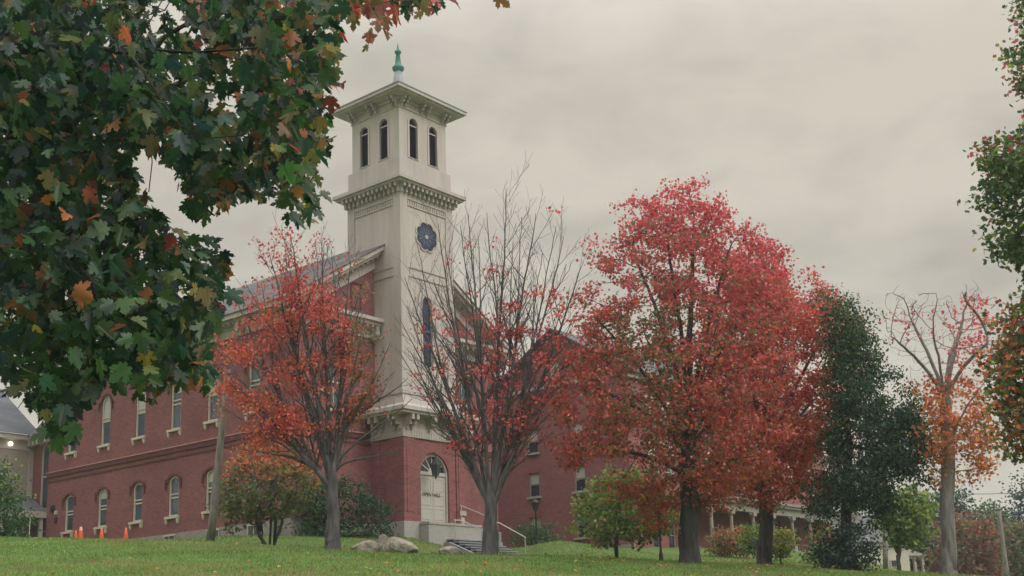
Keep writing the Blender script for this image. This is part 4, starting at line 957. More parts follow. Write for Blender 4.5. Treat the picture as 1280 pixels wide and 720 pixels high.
# left red maple
b = base_of(416, 686, 43)
def lf2(t, o):
    px, py = proj(t)
    w = np.clip(1.25*np.exp(-((px-345)/62)**2-((py-440)/95)**2)+1.3*np.exp(-((px-300)/50)**2-((py-500)/60)**2)+.7*np.exp(-((px-385)/50)**2-((py-370)/50)**2)+1.3*np.exp(-((px-447)/26)**2-((py-460)/55)**2)+.12*np.exp(-((px-470)/40)**2-((py-540)/60)**2)+1.2*np.exp(-((px-320)/42)**2-((py-540)/38)**2), 0, 1)
    cl = vnoise(px, py, 16, 3); k = r4.random(len(t)) < w*np.clip((cl-.30)*2.6, 0.03, 1)*.46
    t = t[k]; px, py = proj(t)
    g = foliage('crown', t, 13, .19, .098, lambda h, s, a, c: [('red', .45+.3*h), ('pink', .25+0*h), ('scarlet', 1.2*(1.1-h)), ('crimson', .30*h), ('orange', .80*(1-h)), ('maroon', .5*(h > .6)*(a > .5)), ('rust', .25+0*h), ('moss', 2.6*(s > .55)*(h < .85)), ('olive', .25*(a > .6)+1.4*(s > .5))], o, seed=32)
    return g
vase_tree('red_maple', b, at(416, 608, 43), .27,
    E([(290,375),(330,315),(368,296),(405,302),(440,325),(275,450)], 43, 1.8, .085), ends_low=E([(305,350),(352,300),(390,299),(420,312),(455,345),(280,480),(330,350),(360,330),(268,430),(262,500),(278,555),(305,535),(455,400),(470,430),(315,440),(345,400),(370,460),(300,480),(335,500),(420,400),(445,470),(290,410)], 43, 2.2, .042) +
    [(at(512, 470, 43.5), .06), (at(498, 560, 42.5), .05), (at(515, 500, 42), .05), (at(490, 430, 43), .06)], label=
    'half bare maple with orange red leaves on its church side, left of the boulders', bark='bark', seed=22, leaf_fn=lf2, shoot=.40, shootlen=.28)
# big maple
bigpoly = [(855,226),(830,238),(800,242),(795,264),(770,276),(765,305),(740,315),(738,350),(722,372),(730,402),(715,432),(700,462),(692,500),(700,532),(690,560),(718,580),(755,590),(780,612),(800,640),(835,656),(858,622),(885,625),(930,612),(960,580),(975,520),(985,450),(985,400),(970,345),(945,292),(905,262),(880,250)]
def cbig(h, s, a, c): return [('crimson', .35*np.clip((h-.45)*2.2, 0, 1)*(.4+c)), ('red', .35+.2*h), ('pink', .6+1.0*(h > .25)*a), ('scarlet', .35*(1-h)+1.6*(a > .58)*(h < .6)), ('rust', .7*(1-h)), ('brown', .25*(1-h)), ('orange', .6*np.clip(.75-h, 0, 1)+1.2*(h < .16)), ('olive', 1.7*np.clip(.85-h, 0, .5)*(.35+(c > .38))), ('moss', 9.0*np.clip(.38-np.abs(h-.52), 0, 1)*np.clip(1-np.abs(s+.1)*1.6, 0, 1)*(.4+(c > .38)))]
b = base_of(863, 703.5, 43)
full_tree('red_maple', b, at(860, 500, 43), .37, bigpoly, 43, 'largest maple, its full crown crimson on top and orange green below', 'tree', cbig, ncl=2500, per=17, spread=.19, size=.108, bark='barkd', seed=41, holes=.37, hs=13, ragged=7, lob=17, step=.32, kill=.45, shell=.5, rtip=.010, up=.10, twigs=.022, depth=.8, tper=5,
    limbs=[(4, 750, 400, -1.5), (4, 735, 480, .5), (4, 960, 430, -1), (4, 940, 500, 1.5), (5, 790, 330, 1), (5, 830, 290, -1.5), (5, 870, 270, 1.2), (5, 915, 310, -1), (5, 945, 370, 1), (4, 800, 400, -3), (4, 900, 400, -3), (4, 860, 380, 3), (3, 730, 560, -1.5), (3, 800, 620, -2.5), (3, 950, 570, -2)])
# second maple behind it
bpoly = [(905,330),(960,303),(1000,335),(1045,375),(1064,412),(1055,470),(1072,500),(1062,545),(1035,570),(1042,612),(1000,628),(975,634),(905,632),(885,605),(880,520),(890,420)]
def cb2(h, s, a, c): return [('crimson', .9*np.clip((h-.55)*2.6, 0, 1)), ('red', .35+.3*h), ('pink', .4*(h > .4)), ('scarlet', .8*(1-.6*h)), ('orange', 1.1*np.clip(1-h*1.15, 0, 1)), ('rust', .5*(1-h)), ('olive', 1.0*(c > .45)*(h < .6)), ('brown', .2*(1-h))]
b = base_of(955, 701, 50)
full_tree('orange_maple', b, at(957, 540, 50), .30, bpoly, 50, 'orange red maple with a gnarled twin grey trunk in front of the porch', 'tree', cb2, ncl=1900, per=17, spread=.20, size=.118, bark='bark', seed=42, holes=.35, hs=13, lob=14, step=.35, kill=.5, shell=.5, rtip=.010, up=.10, twigs=.022, depth=.8, tper=5,
    limbs=[(4, 1030, 420, 0), (4, 1040, 480, -1.5), (4, 990, 370, 1), (5, 960, 350, -1), (5, 920, 380, 1), (4, 1030, 540, -2), (3, 1010, 600, -2), (3, 910, 600, 1), (4, 980, 450, -3)])
# dark tree with the low bush under it
dpoly = [(1040,368),(1070,385),(1095,420),(1105,452),(1130,480),(1150,522),(1166,562),(1150,600),(1122,622),(1100,660),(1078,655),(1068,640),(1040,645),(1012,648),(1018,610),(1040,560),(1042,470)]
b = base_of(1057, 712, 47)
full_tree('dark_green_tree', b, at(1060, 480, 47), .22, dpoly, 47, 'tall dark green tree with drooping foliage beyond the orange maple', 'tree', lambda h, s, a, c: [('teal', .35+0*h), ('dark', .8+0*h), ('mid', .7+.4*(a > .45)), ('green', .35+.3*(h > .5)), ('moss', 2.0*np.clip(h-.6, 0, 1)*(s < .1)), ('olive', 2.0*np.clip(h-.78, 0, 1))], ncl=1500, per=24, spread=.23, size=.115, bark='barkd', seed=43, lob=12, holes=.30, hs=16, shape=OVAL, droop=1.0, attr_n=300, ragged=8)
def bush(name, poly, Y, label, colfn, px, ncl=160, per=16, spread=.17, size=.12, seed=1, stems=5, cat='bush', shape=OVAL, depth=.9, stem_r=.03, holes=0.0, foot=None, group=None, ragged=4, py=None):
    poly = np.array(poly, float); p = at(px, poly[:, 1].max() if py is None else py, Y); base = np.array([p[0], p[1], gz(p[0], p[1])-.05])
    o = empty(name, tuple(base), 0, label, cat, group); C = crown_points(poly, Y, ncl, depth, .3, holes, seed, 14, ragged); mb = MB(); mb.smooth = True
    rr = np.random.default_rng(seed)
    for k in range(stems):
        t = [base+np.array([*rr.normal(0, .12, 2), 0])]; e = C[rr.integers(len(C))]; tr_ = [t[0], t[0]+(e-t[0])*.3+[0, 0, .15]]; pos, par = colonize(tr_, C[k::stems][:26], .22, 4, .3, 60, seed=seed+k); skeleton_mesh(mb, pos, par, stem_r, .005)
    mb.v = [(x-base[0], y-base[1], z-base[2]) for x, y, z in mb.v]; mb.build('stems', M['barkd'], o)
    C = C[C[:, 2] > ground_z(C[:, 0], C[:, 1])-.05]
    f = foliage('foliage', C, per, spread, size, colfn, o, shape, seed); f.location = tuple(-base); return o
GREEN = lambda h, s, a, c: [('green', .7+0*h), ('mid', .7+0*h), ('dark', .4+0*h), ('lime', .25*(a > .6))]
bush('dark_bush', [(1022,712),(1025,685),(1040,665),(1065,655),(1085,668),(1097,690),(1096,714),(1060,716)], 45.5, 'low near black bush at the foot of the dark green tree', lambda h, s, a, c: [('teal', 1+0*h), ('dark', .6+0*h)], 1060, 170, 18, seed=51)
# tall bare tree at the right
b = base_of(1186, 719.5, 45)
o6 = empty('bare_maple', tuple(b), 0, 'tall bare grey maple with orange leaf clusters low on its limbs', 'tree')
h6 = crown_points([(1176,505),(1150,470),(1112,440),(1098,400),(1102,372),(1128,356),(1160,366),(1185,364),(1212,350),(1236,356),(1246,400),(1254,440),(1236,470),(1210,500)], 45, 620, .75, .5, .08, 66, 18, 4)
op6 = [(1190,466),(1158,476),(1150,500),(1166,520),(1158,548),(1172,585),(1160,600),(1186,612),(1222,608),(1240,575),(1247,530),(1232,500),(1214,486)]
l6 = crown_points(op6, 45, 150, .9, .3, .34, 67, 16, 5)
t6 = [b+(at(1183, 500, 45)-b)*k/7+np.array([.05*sin(k*1.7), 0, 0]) for k in range(8)]
pos, par = colonize(t6, np.concatenate([h6, l6]), .24, 4.5, .24, 300, up=.14, seed=15, limbs=[(7, at(x, y, 45+d)) for x, y, d in ((1112,418,-1), (1134,402,.8), (1163,420,-.6), (1207,405,.5), (1230,432,-.8), (1190,425,1.2))]+[(5, at(1236, 470, 44)), (5, at(1140, 470, 46))])
mb = MB(); mb.smooth = True; skeleton_mesh(mb, pos, par, .27, .0075); flare(mb, b, .27); mb.v = [(x-b[0], y-b[1], z-b[2]) for x, y, z in mb.v]; mb.build('trunk', M['barkpale'], o6)
tp = h6[:, :]; pu, pv = proj(tp); tp = tp[(r4.random(len(tp)) < .03+.30*np.exp(-((pu-1222)/26)**2-((pv-430)/55)**2)) & (pv > 372)]
tw = np.concatenate([np.repeat(l6, 24, 0), np.repeat(tp, 12, 0)])
foliage('crown', tw, 1, .22, .115, lambda h, s, a, c: [('orange', .9*(h < .62)), ('amber', .7*(h < .5)), ('scarlet', .40+0*h), ('pink', 1.0*(h > .55)), ('yellow', .15*(h < .5)), ('olive', .5*(h < .35)*(c > .5))], o6, seed=36).location = tuple(-b)
# small trees and shrubs near the buildings
def small(px, py, Y, poly, top, label, colfn, rb=.07, seed=1, **k):
    b = base_of(px, py, Y); return full_tree('small_tree', b, at(top[0], top[1], Y), rb, poly, Y, label, 'tree', colfn, seed=seed, bark='barkd', **k)
small(771, 697, 55, [(722,645),(738,612),(762,590),(800,592),(832,612),(842,648),(828,670),(792,676),(775,670),(752,678),(732,664)], (771, 640), 'small round green tree in front of the brick hall corner', lambda h, s, a, c: [('green', .5+0*h), ('lime', 1.1+1.6*np.clip(h-.45, 0, 1)), ('orange', .25*(s > .3)*(h < .5))], .085, 61, ncl=380, per=14, spread=.2, size=.15, holes=.12, kill=.5, step=.3, attr_n=150)
bush('shrub_tree', [(276,610),(282,588),(310,566),(350,556),(392,568),(402,600),(385,625),(372,645),(345,640),(312,650),(296,662),(274,650)], 51, 'spreading many stemmed shrub with orange tips under the left maple', lambda h, s, a, c: [('moss', .8+0*h), ('green', .6*(h < .7)), ('olive', .5+0*h), ('orange', 3.5*np.clip(h-.45, 0, 1)), ('scarlet', 2.6*np.clip(h-.5, 0, 1)), ('lime', .3*(c > .6))], 343, 300, 15, .2, .14, 62, 7, 'shrub', LOBED, stem_r=.07, holes=.22, py=668, ragged=6)
bush('evergreen_bush', [(350,640),(362,615),(392,600),(430,597),(462,612),(486,640),(492,668),(470,672),(355,672),(346,660)], 58.3, 'dense dark green bush against the brick front of the church', lambda h, s, a, c: [('mid', .8+0*h), ('green', .45+0*h), ('dark', .8+0*h)], 420, 420, 16, .2, .14, 63, 6, depth=.28)
bush('roadside_bush', [(-70,680),(-70,590),(-20,575),(8,588),(18,606),(30,640),(36,668),(34,682)], 52, 'leafy green and yellow bush hiding the foot of the grey annex', lambda h, s, a, c: [('green', .8+0*h), ('mid', .7+0*h), ('lime', .8*np.clip(h-.35, 0, 1)), ('yellow', .5*np.clip(h-.6, 0, 1))], 0, 420, 15, .2, .15, 64, 6, holes=.1, depth=.6, ragged=9)
bush('lamp_bush', [(640,680),(643,664),(655,657),(672,660),(690,656),(696,668),(694,684)], 70, 'low green bush around the lamp post by the brick hall', GREEN, 668, 130, 14, .17, .13, 65, 4)
bush('burning_bush', [(886,690),(890,668),(908,657),(928,662),(934,682),(930,696),(900,697)], 63, 'rounded olive and orange shrub by the porch columns', lambda h, s, a, c: [('olive', .9+0*h), ('rust', .4+0*h), ('orange', .25*(s > 0)), ('moss', .8*(h < .7))], 908, 170, 14, .18, .13, 66, 4, 'shrub')
bush('yellow_shrub', [(929,688),(931,668),(940,655),(952,662),(956,690)], 61.5, 'yellow green shrub left of the gnarled twin trunk', lambda h, s, a, c: [('green', .6+0*h), ('lime', 1.2*h), ('yellow', .5*np.clip(h-.5, 0, 1))], 943, 110, 14, .16, .12, 67, 3, 'shrub')
small(976, 705, 54, [(964,690),(966,672),(976,666),(988,670),(993,684),(986,694),(974,696)], (976, 690), 'tiny yellow green tree on a thin stem right of the twin trunk', lambda h, s, a, c: [('lime', .9+0*h), ('yellow', .8*h), ('green', .5*(1-h))], .035, 68, ncl=110, per=12, spread=.13, size=.11, kill=.3, step=.2)
bush('porch_end_shrub', [(1010,704),(1014,672),(1028,660),(1044,664),(1050,690),(1046,710)], 57, 'green shrub with orange tips at the far porch end', lambda h, s, a, c: [('moss', .7+0*h), ('lime', .4+0*h), ('orange', 1.6*np.clip(h-.5, 0, 1)), ('green', .5*(1-h))], 1030, 150, 14, .17, .13, 69, 4, 'shrub')
small(1124, 716, 66, [(1104,640),(1112,622),(1135,612),(1155,625),(1160,650),(1153,668),(1138,680),(1122,676),(1108,660)], (1124, 660), 'slender light green tree in front of the cream house', lambda h, s, a, c: [('lime', 1.3+0*h), ('green', .7+0*h), ('mid', .3*(s < 0)), ('yellow', .3*(s > .4))], .10, 70, ncl=260, per=13, spread=.26, size=.2, kill=.5, step=.35, holes=.15)
# right-hand maple, mostly beyond the frame
rpoly = [(1283,-60),(1262,-5),(1264,20),(1275,40),(1254,70),(1268,84),(1264,112),(1285,118),(1292,148),(1270,176),(1240,172),(1216,190),(1226,215),(1219,248),(1236,262),(1228,292),(1247,322),(1275,340),(1290,356),(1284,366),(1262,378),(1246,412),(1232,460),(1240,500),(1234,520),(1246,548),(1262,572),(1290,560),(1340,600),(1440,590),(1560,500),(1590,300),(1520,60),(1400,-120)]
b = base_of(1430, 745, 29)
rpoly = [(x+8 if x < 1300 else x, y) for x, y in rpoly]
full_tree('roadside_maple', b, at(1425, 480, 29), .36, rpoly, 29, 'green maple turning red whose crown hangs in at the road edge', 'tree', lambda h, s, a, c: [('green', .9+0*h), ('mid', .8+0*h), ('moss', .5+0*h), ('olive', .5*(c > .45)), ('pink', 1.6*np.clip(h-.30, 0, 1)*(a > .45)), ('rust', .5*(c > .5)), ('red', .35*(a > .66)), ('orange', .9*(a > .58)*(h < .45)), ('amber', .3*(a > .5)), ('lime', .5+0*h)], ncl=3000, per=20, spread=.19, size=.12, seed=44, holes=.14, hs=26, depth=.6, attr_n=380, kill=.8, ragged=5)
# ---- foreground maple: big leaves close to the camera
FGP = [[(-60,-70),(430,-70),(418,0),(424,60),(420,100),(408,150),(412,170),(395,205),(396,270),(372,278),(345,242),(300,236),(262,272),(236,262),(224,225),(206,182),(172,180),(163,215),(184,250),(214,288),(270,306),(288,335),(284,362),(266,402),(262,440),(274,470),(262,482),(226,480),(200,497),(150,472),(100,500),(96,552),(66,556),(40,500),(0,470),(-60,480)],
       [(415,-60),(560,-60),(545,4),(530,18),(505,8),(488,32),(470,12),(478,40),(468,52),(455,30),(428,10)]]
fb = np.array([-8.6, 6.2, gz(-8.6, 6.2)-.1])
fgt = empty('shade_maple', tuple(fb), 0, 'large green maple whose leafy boughs overhang the lawn near the camera', 'tree')
rf_ = np.random.default_rng(8)
def fgpts(n, y0, y1, wts=(.955, .045)):
    P = []
    for poly, w in zip(FGP, wts):
        q = np.array(poly, float); lo, hi = q.min(0), q.max(0); m = int(n*w); c = 0
        while c < m:
            x = rf_.uniform(lo[0], hi[0], 600); y = rf_.uniform(lo[1], hi[1], 600); k = inpoly(x, y, q) & (vnoise(x, y, 30, 77)*.6+vnoise(x, y, 75, 78)*.4 > .31)
            for a, b_ in zip(x[k], y[k]):
                if c >= m: break
                P.append(at(a, b_, rf_.uniform(y0, y1)**1)); c += 1
    return np.array(P)
twg = fgpts(330, 7.2, 12.5)
trk = [fb, fb+[.1, .1, 1.2], fb+[.25, .2, 2.4], fb+[.6, .4, 3.6], fb+[1.2, .7, 4.6], fb+[2.0, 1.0, 5.4], fb+[2.8, 1.2, 6.0]]
pos, par = colonize(trk, twg, .22, 9, .28, 200, up=.02, seed=5)
mb = MB(); mb.smooth = True; skeleton_mesh(mb, pos, par, .30, .004, 4); flare(mb, fb, .32); mb.v = [(x-fb[0], y-fb[1], z-fb[2]) for x, y, z in mb.v]; mb.build('trunk', M['barkd'], fgt)
LP = np.concatenate([(lambda q: np.repeat(q, 8, 0)+rf_.normal(0, .13, (len(q)*8, 3)))(fgpts(1450, 7.2, 13.5)), np.repeat(twg, 2, 0)+rf_.normal(0, .07, (len(twg)*2, 3))])
LP0 = np.array([at(621, -6, 7.5), at(566, -4, 7.5), at(470, 18, 7.2), at(528, 2, 7.4), at(436, 8, 7)])
pu, pv = proj(LP); ok = np.zeros(len(LP), bool)
for poly in FGP: ok |= inpoly(pu+rf_.normal(0, 5, len(LP)), pv+rf_.normal(0, 5, len(LP)), poly)
LP = np.concatenate([LP[ok], LP0])
UP = np.stack([rf_.uniform(-9, 4.5, 2200), rf_.uniform(-3, 11, 2200), rf_.uniform(3.0, 9.5, 2200)], 1)  # unseen larger leaves over and behind the view, added to shade the near boughs
pu, pv = proj(UP); UP = UP[((UP @ FWD < .5) | (pv < -75) | (pu < -60)) & (((UP[:, 0]+3)/7.5)**2+((UP[:, 1]-4)/7.2)**2+((UP[:, 2]-5)/4.6)**2 < 1) & (UP[:, 2] > 3.2)]
nin = len(LP); LP = np.concatenate([LP, UP])
n = len(LP); out_ = rf_.normal(0, 1, (n, 3)); tip = out_*[.75, .75, .5]+[.12, 0, -1.0]; nr = rf_.normal(0, .55, (n, 3))+[0, -.25, .75]
edge = np.clip((proj(LP)[0]-200)/200, 0, 1); edge[nin:] = 0
fgc = colours(LP, lambda h, s, a, c: [('dark', 1.0+0*h), ('teal', .55+0*h), ('mid', .75+0*h), ('green', .35+.2*edge), ('moss', .16+.3*edge), ('olive', .09+.25*edge), ('brown', .05+.18*edge), ('rust', .035+.18*edge), ('orange', .03+.10*edge), ('pink', .008+.05*edge), ('yellow', .012+.03*edge)], 9, .30)
far_x = (proj(LP)[0] > 425) & (np.arange(n) < nin); fgc[far_x] = np.array([PAL[k] for k in rf_.choice(['moss', 'olive', 'brown', 'rust', 'orange', 'maroon', 'red', 'dark'], far_x.sum())])
f = leaves('crown', LP, np.where(np.arange(n) < nin, rf_.uniform(.075, .14, n), rf_.uniform(.2, .3, n)), tip, nr, fgc, MAPLE, M['leafnear'], fgt); f.location = tuple(-fb)
pt = MB()
# ---- far trees beyond the road
def far_tree(name, poly, Y, label, colfn, px, seed, ncl=520, per=18, spread=.62, size=.33, rb=.3, py=735):
    p = at(px, py, Y); base = np.array([p[0], p[1], gz(p[0], p[1])-.2]); py0 = np.array(poly)[:, 1].max()
    return full_tree(name, base, at(px, py0-25, Y), rb, poly, Y, label, 'tree', colfn, ncl=ncl, per=per, spread=spread, size=size, seed=seed, bark='barkd', holes=.10, hs=16, shape=OVAL, step=1.2, kill=2.0, group='trees beyond the road', attr_n=90, rtip=.04, depth=.7, ragged=5)
DK = lambda h, s, a, c: [('dark', 1+0*h), ('mid', .7+0*h), ('teal', .5+0*h)]
far_tree('far_tree', [(1140,730),(1138,690),(1150,650),(1172,622),(1195,615),(1212,640),(1215,730)], 118, 'dark green tree rising beyond the cream house portico', DK, 1172, 81)
far_tree('far_tree', [(1168,730),(1172,690),(1182,662),(1196,648),(1206,655),(1200,690),(1205,730)], 104, 'narrow rust red tree just behind the bare maple trunk', lambda h, s, a, c: [('maroon', .6+0*h), ('brown', .8+0*h), ('moss', 1.0+0*h)], 1188, 82, ncl=180)
far_tree('far_tree', [(1196,730),(1200,690),(1202,660),(1214,648),(1228,655),(1238,685),(1244,730)], 106, 'rounded rust red tree between the bare maple and the utility pole', lambda h, s, a, c: [('brown', .8+0*h), ('maroon', .8+0*h), ('rust', .4+0*h), ('moss', .5+0*h)], 1220, 83, ncl=260)
far_tree('far_tree', [(1205,735),(1208,660),(1222,640),(1240,634),(1262,642),(1275,670),(1290,735)], 132, 'mid green tree behind the utility pole', lambda h, s, a, c: [('green', .8+0*h), ('mid', .9+0*h), ('lime', .25*(a > .55))], 1240, 84)
far_tree('far_tree', [(1240,735),(1243,690),(1256,664),(1275,655),(1310,660),(1330,735)], 112, 'olive green tree low behind the wires near the frame edge', lambda h, s, a, c: [('moss', 1+0*h), ('olive', .8+0*h), ('green', .4+0*h)], 1280, 85)
far_tree('far_tree', [(1258,735),(1262,640),(1272,606),(1300,585),(1360,600),(1390,735)], 125, 'tall blue green tree beyond the olive one', lambda h, s, a, c: [('teal', 1+0*h), ('dark', .8+0*h)], 1310, 86)
far_tree('far_tree', [(1040,735),(1046,690),(1060,660),(1085,640),(1110,636),(1135,650),(1150,690),(1150,735)], 150, 'dark green tree standing behind the cream house roof', DK, 1095, 87)
far_tree('far_tree', [(1330,735),(1345,620),(1400,590),(1460,610),(1480,735)], 120, 'green tree past the frame edge on the far roadside', DK, 1405, 88)
far_tree('far_tree', [(-200,700),(-190,560),(-140,500),(-70,490),(-40,560),(-30,700)], 130, 'green tree standing far behind the annex', DK, -110, 89)
# ------------------------------------------------------------------ small things
# traffic cones
def cone(loc, label, rz):
    o = empty('traffic_cone', loc, rz, label, 'traffic cone', 'orange cones beside the church wall')
    a = MB(); a.box(-.19, .19, -.19, .19, 0, .04); a.build('cone_base', M['orange'], o)
    a = MB(); a.smooth = True; a.lathe([(.155, .04), (.06, .58), (.045, .70), (.03, .71)], n=16); a.build('cone_body', M['orange'], o)
    return o
cl = [(94.5, 674, 58.6, 'orange traffic cone half hidden behind the tallest pale topped cone'), (100.5, 676, 57.0, 'orange traffic cone with pale collar on top, in front of a window'), (126.5, 676.5, 57.5, 'orange traffic cone under the second lower window from the brick corner'), (157, 677, 58.5, 'orange traffic cone standing alone nearest the stone foundation')]
for k, (px, py, Y, lb) in enumerate(cl):
    p = at(px, py, Y)
    c = cone((p[0], p[1], gz(p[0], p[1])), lb, .3*k)
    s = 1.12 if k == 1 else (.8 if k == 0 else 1.0); c.scale = (s, s, s)
    if k == 1: a = MB(); a.lathe([(.079, .55), (.052, .705), (.03, .72)], n=16); a.build('cone_collar', M['coneband'], c)
# boulders
def boulder(px0, px1, py0, py1, Y, label, seed, tilt=0.0, peak=1.0):
    r = np.random.default_rng(seed); import bmesh
    bm = bmesh.new(); bmesh.ops.create_icosphere(bm, subdivisions=4, radius=1)
    w = (px1-px0)/2*Y/FPX*1.06; h = (py1-py0)*Y/FPX*1.15; p = at((px0+px1)/2, py1, Y); g = gz(p[0], p[1])
    D = unit(r.normal(0, 1, (16, 3))); off = r.uniform(.62, .92, 16)
    for v in bm.verts:
        q = np.array(v.co); f = 1.0
        for d, o_ in zip(D, off):
            k = q @ d
            if k > o_: f = min(f, o_/k)
        q = q*f*(1+.05*sin(7*q[0]+seed)*sin(6*q[1])*sin(5*q[2]+2)+r.normal(0, .006)); v.co = (q[0]*w*1.12+q[2]*tilt*w, q[1]*w*.75, (q[2]*.62+.34)*h*1.12)
    me = bpy.data.meshes.new('boulder'); bm.to_mesh(me); bm.free(); me.materials.append(M['rock']); o = bpy.data.objects.new('boulder', me); COL.objects.link(o)
    o.location = (p[0], p[1], g-.04); tag(o, label, 'boulder', 'boulders on the lawn')
boulder(437, 478, 674, 689.5, 43.6, 'low flat topped grey boulder at the maple end of the rock cluster', 3, .15)
boulder(470, 487, 668, 690, 44.6, 'small upright boulder in the middle of the rock cluster', 5)
boulder(478, 521, 671.5, 691, 43.4, 'largest rounded boulder with brown bands at the stairs end of the cluster', 8, -.1)
boulder(547, 580, 681.5, 692.5, 43.8, 'flat low boulder lying alone between the rock cluster and the bare tree', 12)
# lamp posts
def lamp_post(px, pyt, Y, label, h=None):
    p = at(px, pyt, Y); g = gz(p[0], p[1])-.05; H = p[2]-g
    o = empty('lamp_post', (p[0], p[1], g), 0, label, 'lamp post', 'black lamp posts on the lawn')
    a = MB(); a.smooth = True; a.lathe([(.15, 0), (.15, .1), (.10, .18), (.085, .4), (.06, .5), (.045, .65), (.042, H-.75), (.09, H-.7), (.06, H-.62)], n=12); a.build('post', M['black'], o)
    a = MB(); a.lathe([(.10, H-.66), (.21, H-.22)], n=8); l = a.build('lantern_glass', M['glassd'], o)
    a = MB(); a.lathe([(.27, H-.22), (.25, H-.17), (.09, H-.04), (.03, H+.04)], n=8)
    for k in range(8): q = 2*pi*k/8; a.tube([(.105*cos(q), .105*sin(q), H-.66), (.215*cos(q), .215*sin(q), H-.22)], .012, 4)
    a.build('lantern_cap', M['black'], o)
lamp_post(669, 624, 69, 'black lamp post in front of the brick hall between the handrail and small tree')
lamp_post(822.5, 628, 50, 'black lamp post left of the thick maple trunk')
lamp_post(1120.5, 676, 68, 'slim black lamp post beside the slender light green tree')
# poles and wires
def pole(px0, py0, px1, py1, Y, r0, r1, label, arm=False, mat='pole'):
    a, b = at(px0, py0, Y), at(px1, py1, Y); g = gz(a[0], a[1])-.1; d = (b-a); a2 = a-d*max((a[2]-g), 0)/max(d[2], .1)
    o = empty('utility_pole', tuple(a2), 0, label, 'utility pole'); m = MB(); m.smooth = True
    n = 6; m.tube([(b-a2)*k/(n-1) for k in range(n)], np.linspace(r0, r1, n), 12); m.build('pole_shaft', M[mat], o)
    h = MB(); t = (b-a2)/np.linalg.norm(b-a2); c = (b-a2)-t*.25; h.tube([c, c+t*.08], r1*1.12, 12); h.build('pole_band', M['black'], o)
    if arm: h = MB(); c = (b-a2)-t*.6; h.box(c[0]-.9, c[0]+.9, c[1]-.06, c[1]+.06, c[2]-.06, c[2]+.06); h.build('crossarm', M['pole'], o)
    return a2, b
pole(263, 677, 285, 462, 46, .17, .125, 'leaning weathered wooden pole on the lawn before the church wall')
pa = pole(1107, 716, 1105, 560, 74, .17, .13, 'grey wooden pole in front of the cream house', mat='pole')
pb = pole(1259, 724, 1248, 634, 86, .20, .14, 'leaning pale wooden pole at the far right carrying the wires')
for k, (y1, y2, y3, lb) in enumerate([(612, 617, 612, 'highest thin grey overhead wire'), (641, 644, 646, 'pale overhead wire passing near the top of the far pole'), (668, 672, 676, 'overhead wire crossing the rust red trees'), (676, 681, 686, 'lower overhead wire below the wire crossing the rust trees'), (683, 687, 689, 'lowest overhead wire above the far shrubs')]):
    A_, Bm, C_ = at(1105, y1, 74), at(1250, y2, 86), at(1420, y3, 97); pts = []
    for P, Q in ((A_, Bm), (Bm, C_)):
        for t in np.linspace(0, 1, 9)[(0 if P is A_ else 1):]: q = P+(Q-P)*t; q = q-np.array([0, 0, 1])*.5*t*(1-t); pts.append(q)
    m = MB(); m.tube([p-pts[0] for p in pts], .022, 4); o = m.build('power_line', M['lead' if k < 2 else 'black']); o.location = tuple(pts[0]); tag(o, lb, 'power line', 'overhead wires on the right')
# ------------------------------------------------------------------ grass blades and fallen leaves
rg_ = np.random.default_rng(20)
n = 210000
Yg = 22+(rg_.random(n)**1.25)*44; Xg = rg_.uniform(-.50, .50, n)*Yg*1.05
zg = ground_z(Xg, Yg); px, py = proj(np.stack([Xg, Yg, zg], 1)); k = (py < 760)
d = (Xg-PT[0])*E1[0]+(Yg-PT[1])*E1[1]; e_ = (Xg-PT[0])*E2[0]+(Yg-PT[1])*E2[1]
k &= ~((d > -6.0) & (e_ > -.55)) & ~((d > 1.6) & (d < 5.7) & (e_ > -4.0))
Xg, Yg, zg = Xg[k], Yg[k], zg[k]; n = len(Xg)
h = rg_.uniform(.035, .085, n)*(.8+.6*vnoise(Xg, Yg, 1.7, 2)); wd = rg_.uniform(.012, .026, n)*np.clip(Yg/34, .8, 1.6); a = rg_.uniform(0, 2*pi, n); lean = rg_.normal(0, .035, (n, 2))
for o_ in [q for q in COL.objects if q.parent is None and q.get('category') in ('tree', 'boulder', 'utility pole', 'lamp post')]:      # longer tufts at the foot of things
    d2 = (Xg-o_.location.x)**2+(Yg-o_.location.y)**2; h = np.where(d2 < .75**2, h*2.0, h)
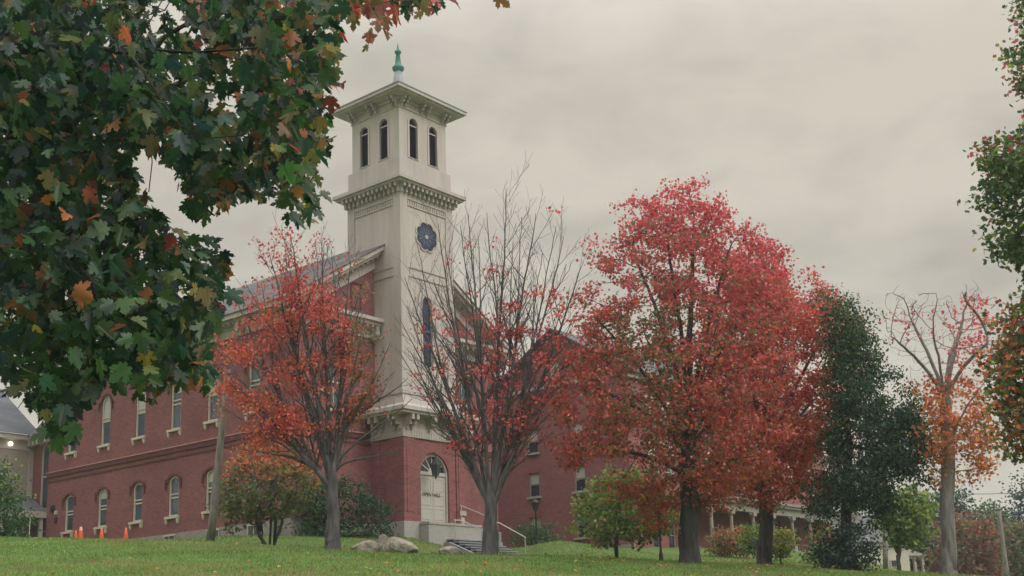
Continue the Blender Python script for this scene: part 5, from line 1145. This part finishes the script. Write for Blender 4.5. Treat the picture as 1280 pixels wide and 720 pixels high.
P = np.zeros((n, 3, 3)); P[:, 0] = np.stack([Xg-wd*np.cos(a), Yg-wd*np.sin(a), zg-.01], 1); P[:, 1] = np.stack([Xg+wd*np.cos(a), Yg+wd*np.sin(a), zg-.01], 1); P[:, 2] = np.stack([Xg+lean[:, 0], Yg+lean[:, 1], zg+h], 1)
dry = np.clip((vnoise(Xg, Yg, 2.6, 4)*.6+vnoise(Xg, Yg, .8, 5)*.4-.50)*4+(.35*np.clip((34-Yg)/8, 0, 1)), 0, 1)*rg_.random(n)
gcol = np.array([.165, .275, .072])[None]*np.exp(rg_.normal(0, .25, (n, 1)))*(1-dry[:, None])+np.array([.36, .30, .15])[None]*dry[:, None]
gcol *= (.8+.4*vnoise(Xg, Yg, 1.2, 8))[:, None]
g = np_mesh('grass', P.reshape(-1, 3), np.arange(3*n), np.arange(0, 3*n, 3), np.full(n, 3), M['leaf'], None, np.repeat(gcol, 3, 0)); tag(g, 'short green lawn grass with dry patches', 'grass', kind='stuff')
n = 5200; Yl = 24+rg_.random(n)*40; Xl = rg_.uniform(-.48, .48, n)*Yl; d = (Xl-PT[0])*E1[0]+(Yl-PT[1])*E1[1]; e_ = (Xl-PT[0])*E2[0]+(Yl-PT[1])*E2[1]
dens = .10+1.6*np.exp(-((Xl-6.5)/5)**2-((Yl-46)/7)**2)+.35*np.exp(-((Xl+1)/5)**2-((Yl-44)/6)**2)+.3*(Yl < 34)
k = ~((d > -6) & (e_ > -.6)) & ~((d > 1.6) & (d < 5.7) & (e_ > -4.0)) & (rg_.random(n) < dens); Xl, Yl = Xl[k], Yl[k]; n = len(Xl); zl = ground_z(Xl, Yl)+.06
lc = np.array([PAL[q] for q in rg_.choice(['brown', 'brown', 'amber', 'rust', 'orange', 'yellow', 'olive', 'maroon', 'rust'], n)])*np.exp(rg_.normal(0, .25, (n, 1)))
f = leaves('fallen_leaves', np.stack([Xl, Yl, zl], 1), rg_.uniform(.06, .11, n), rg_.normal(0, 1, (n, 3))*[1, 1, .35], rg_.normal(0, .35, (n, 3))+[0, 0, 1], lc, LOBED, M['leaf'], None); tag(f, 'fallen autumn leaves scattered over the lawn', 'leaves', kind='stuff')
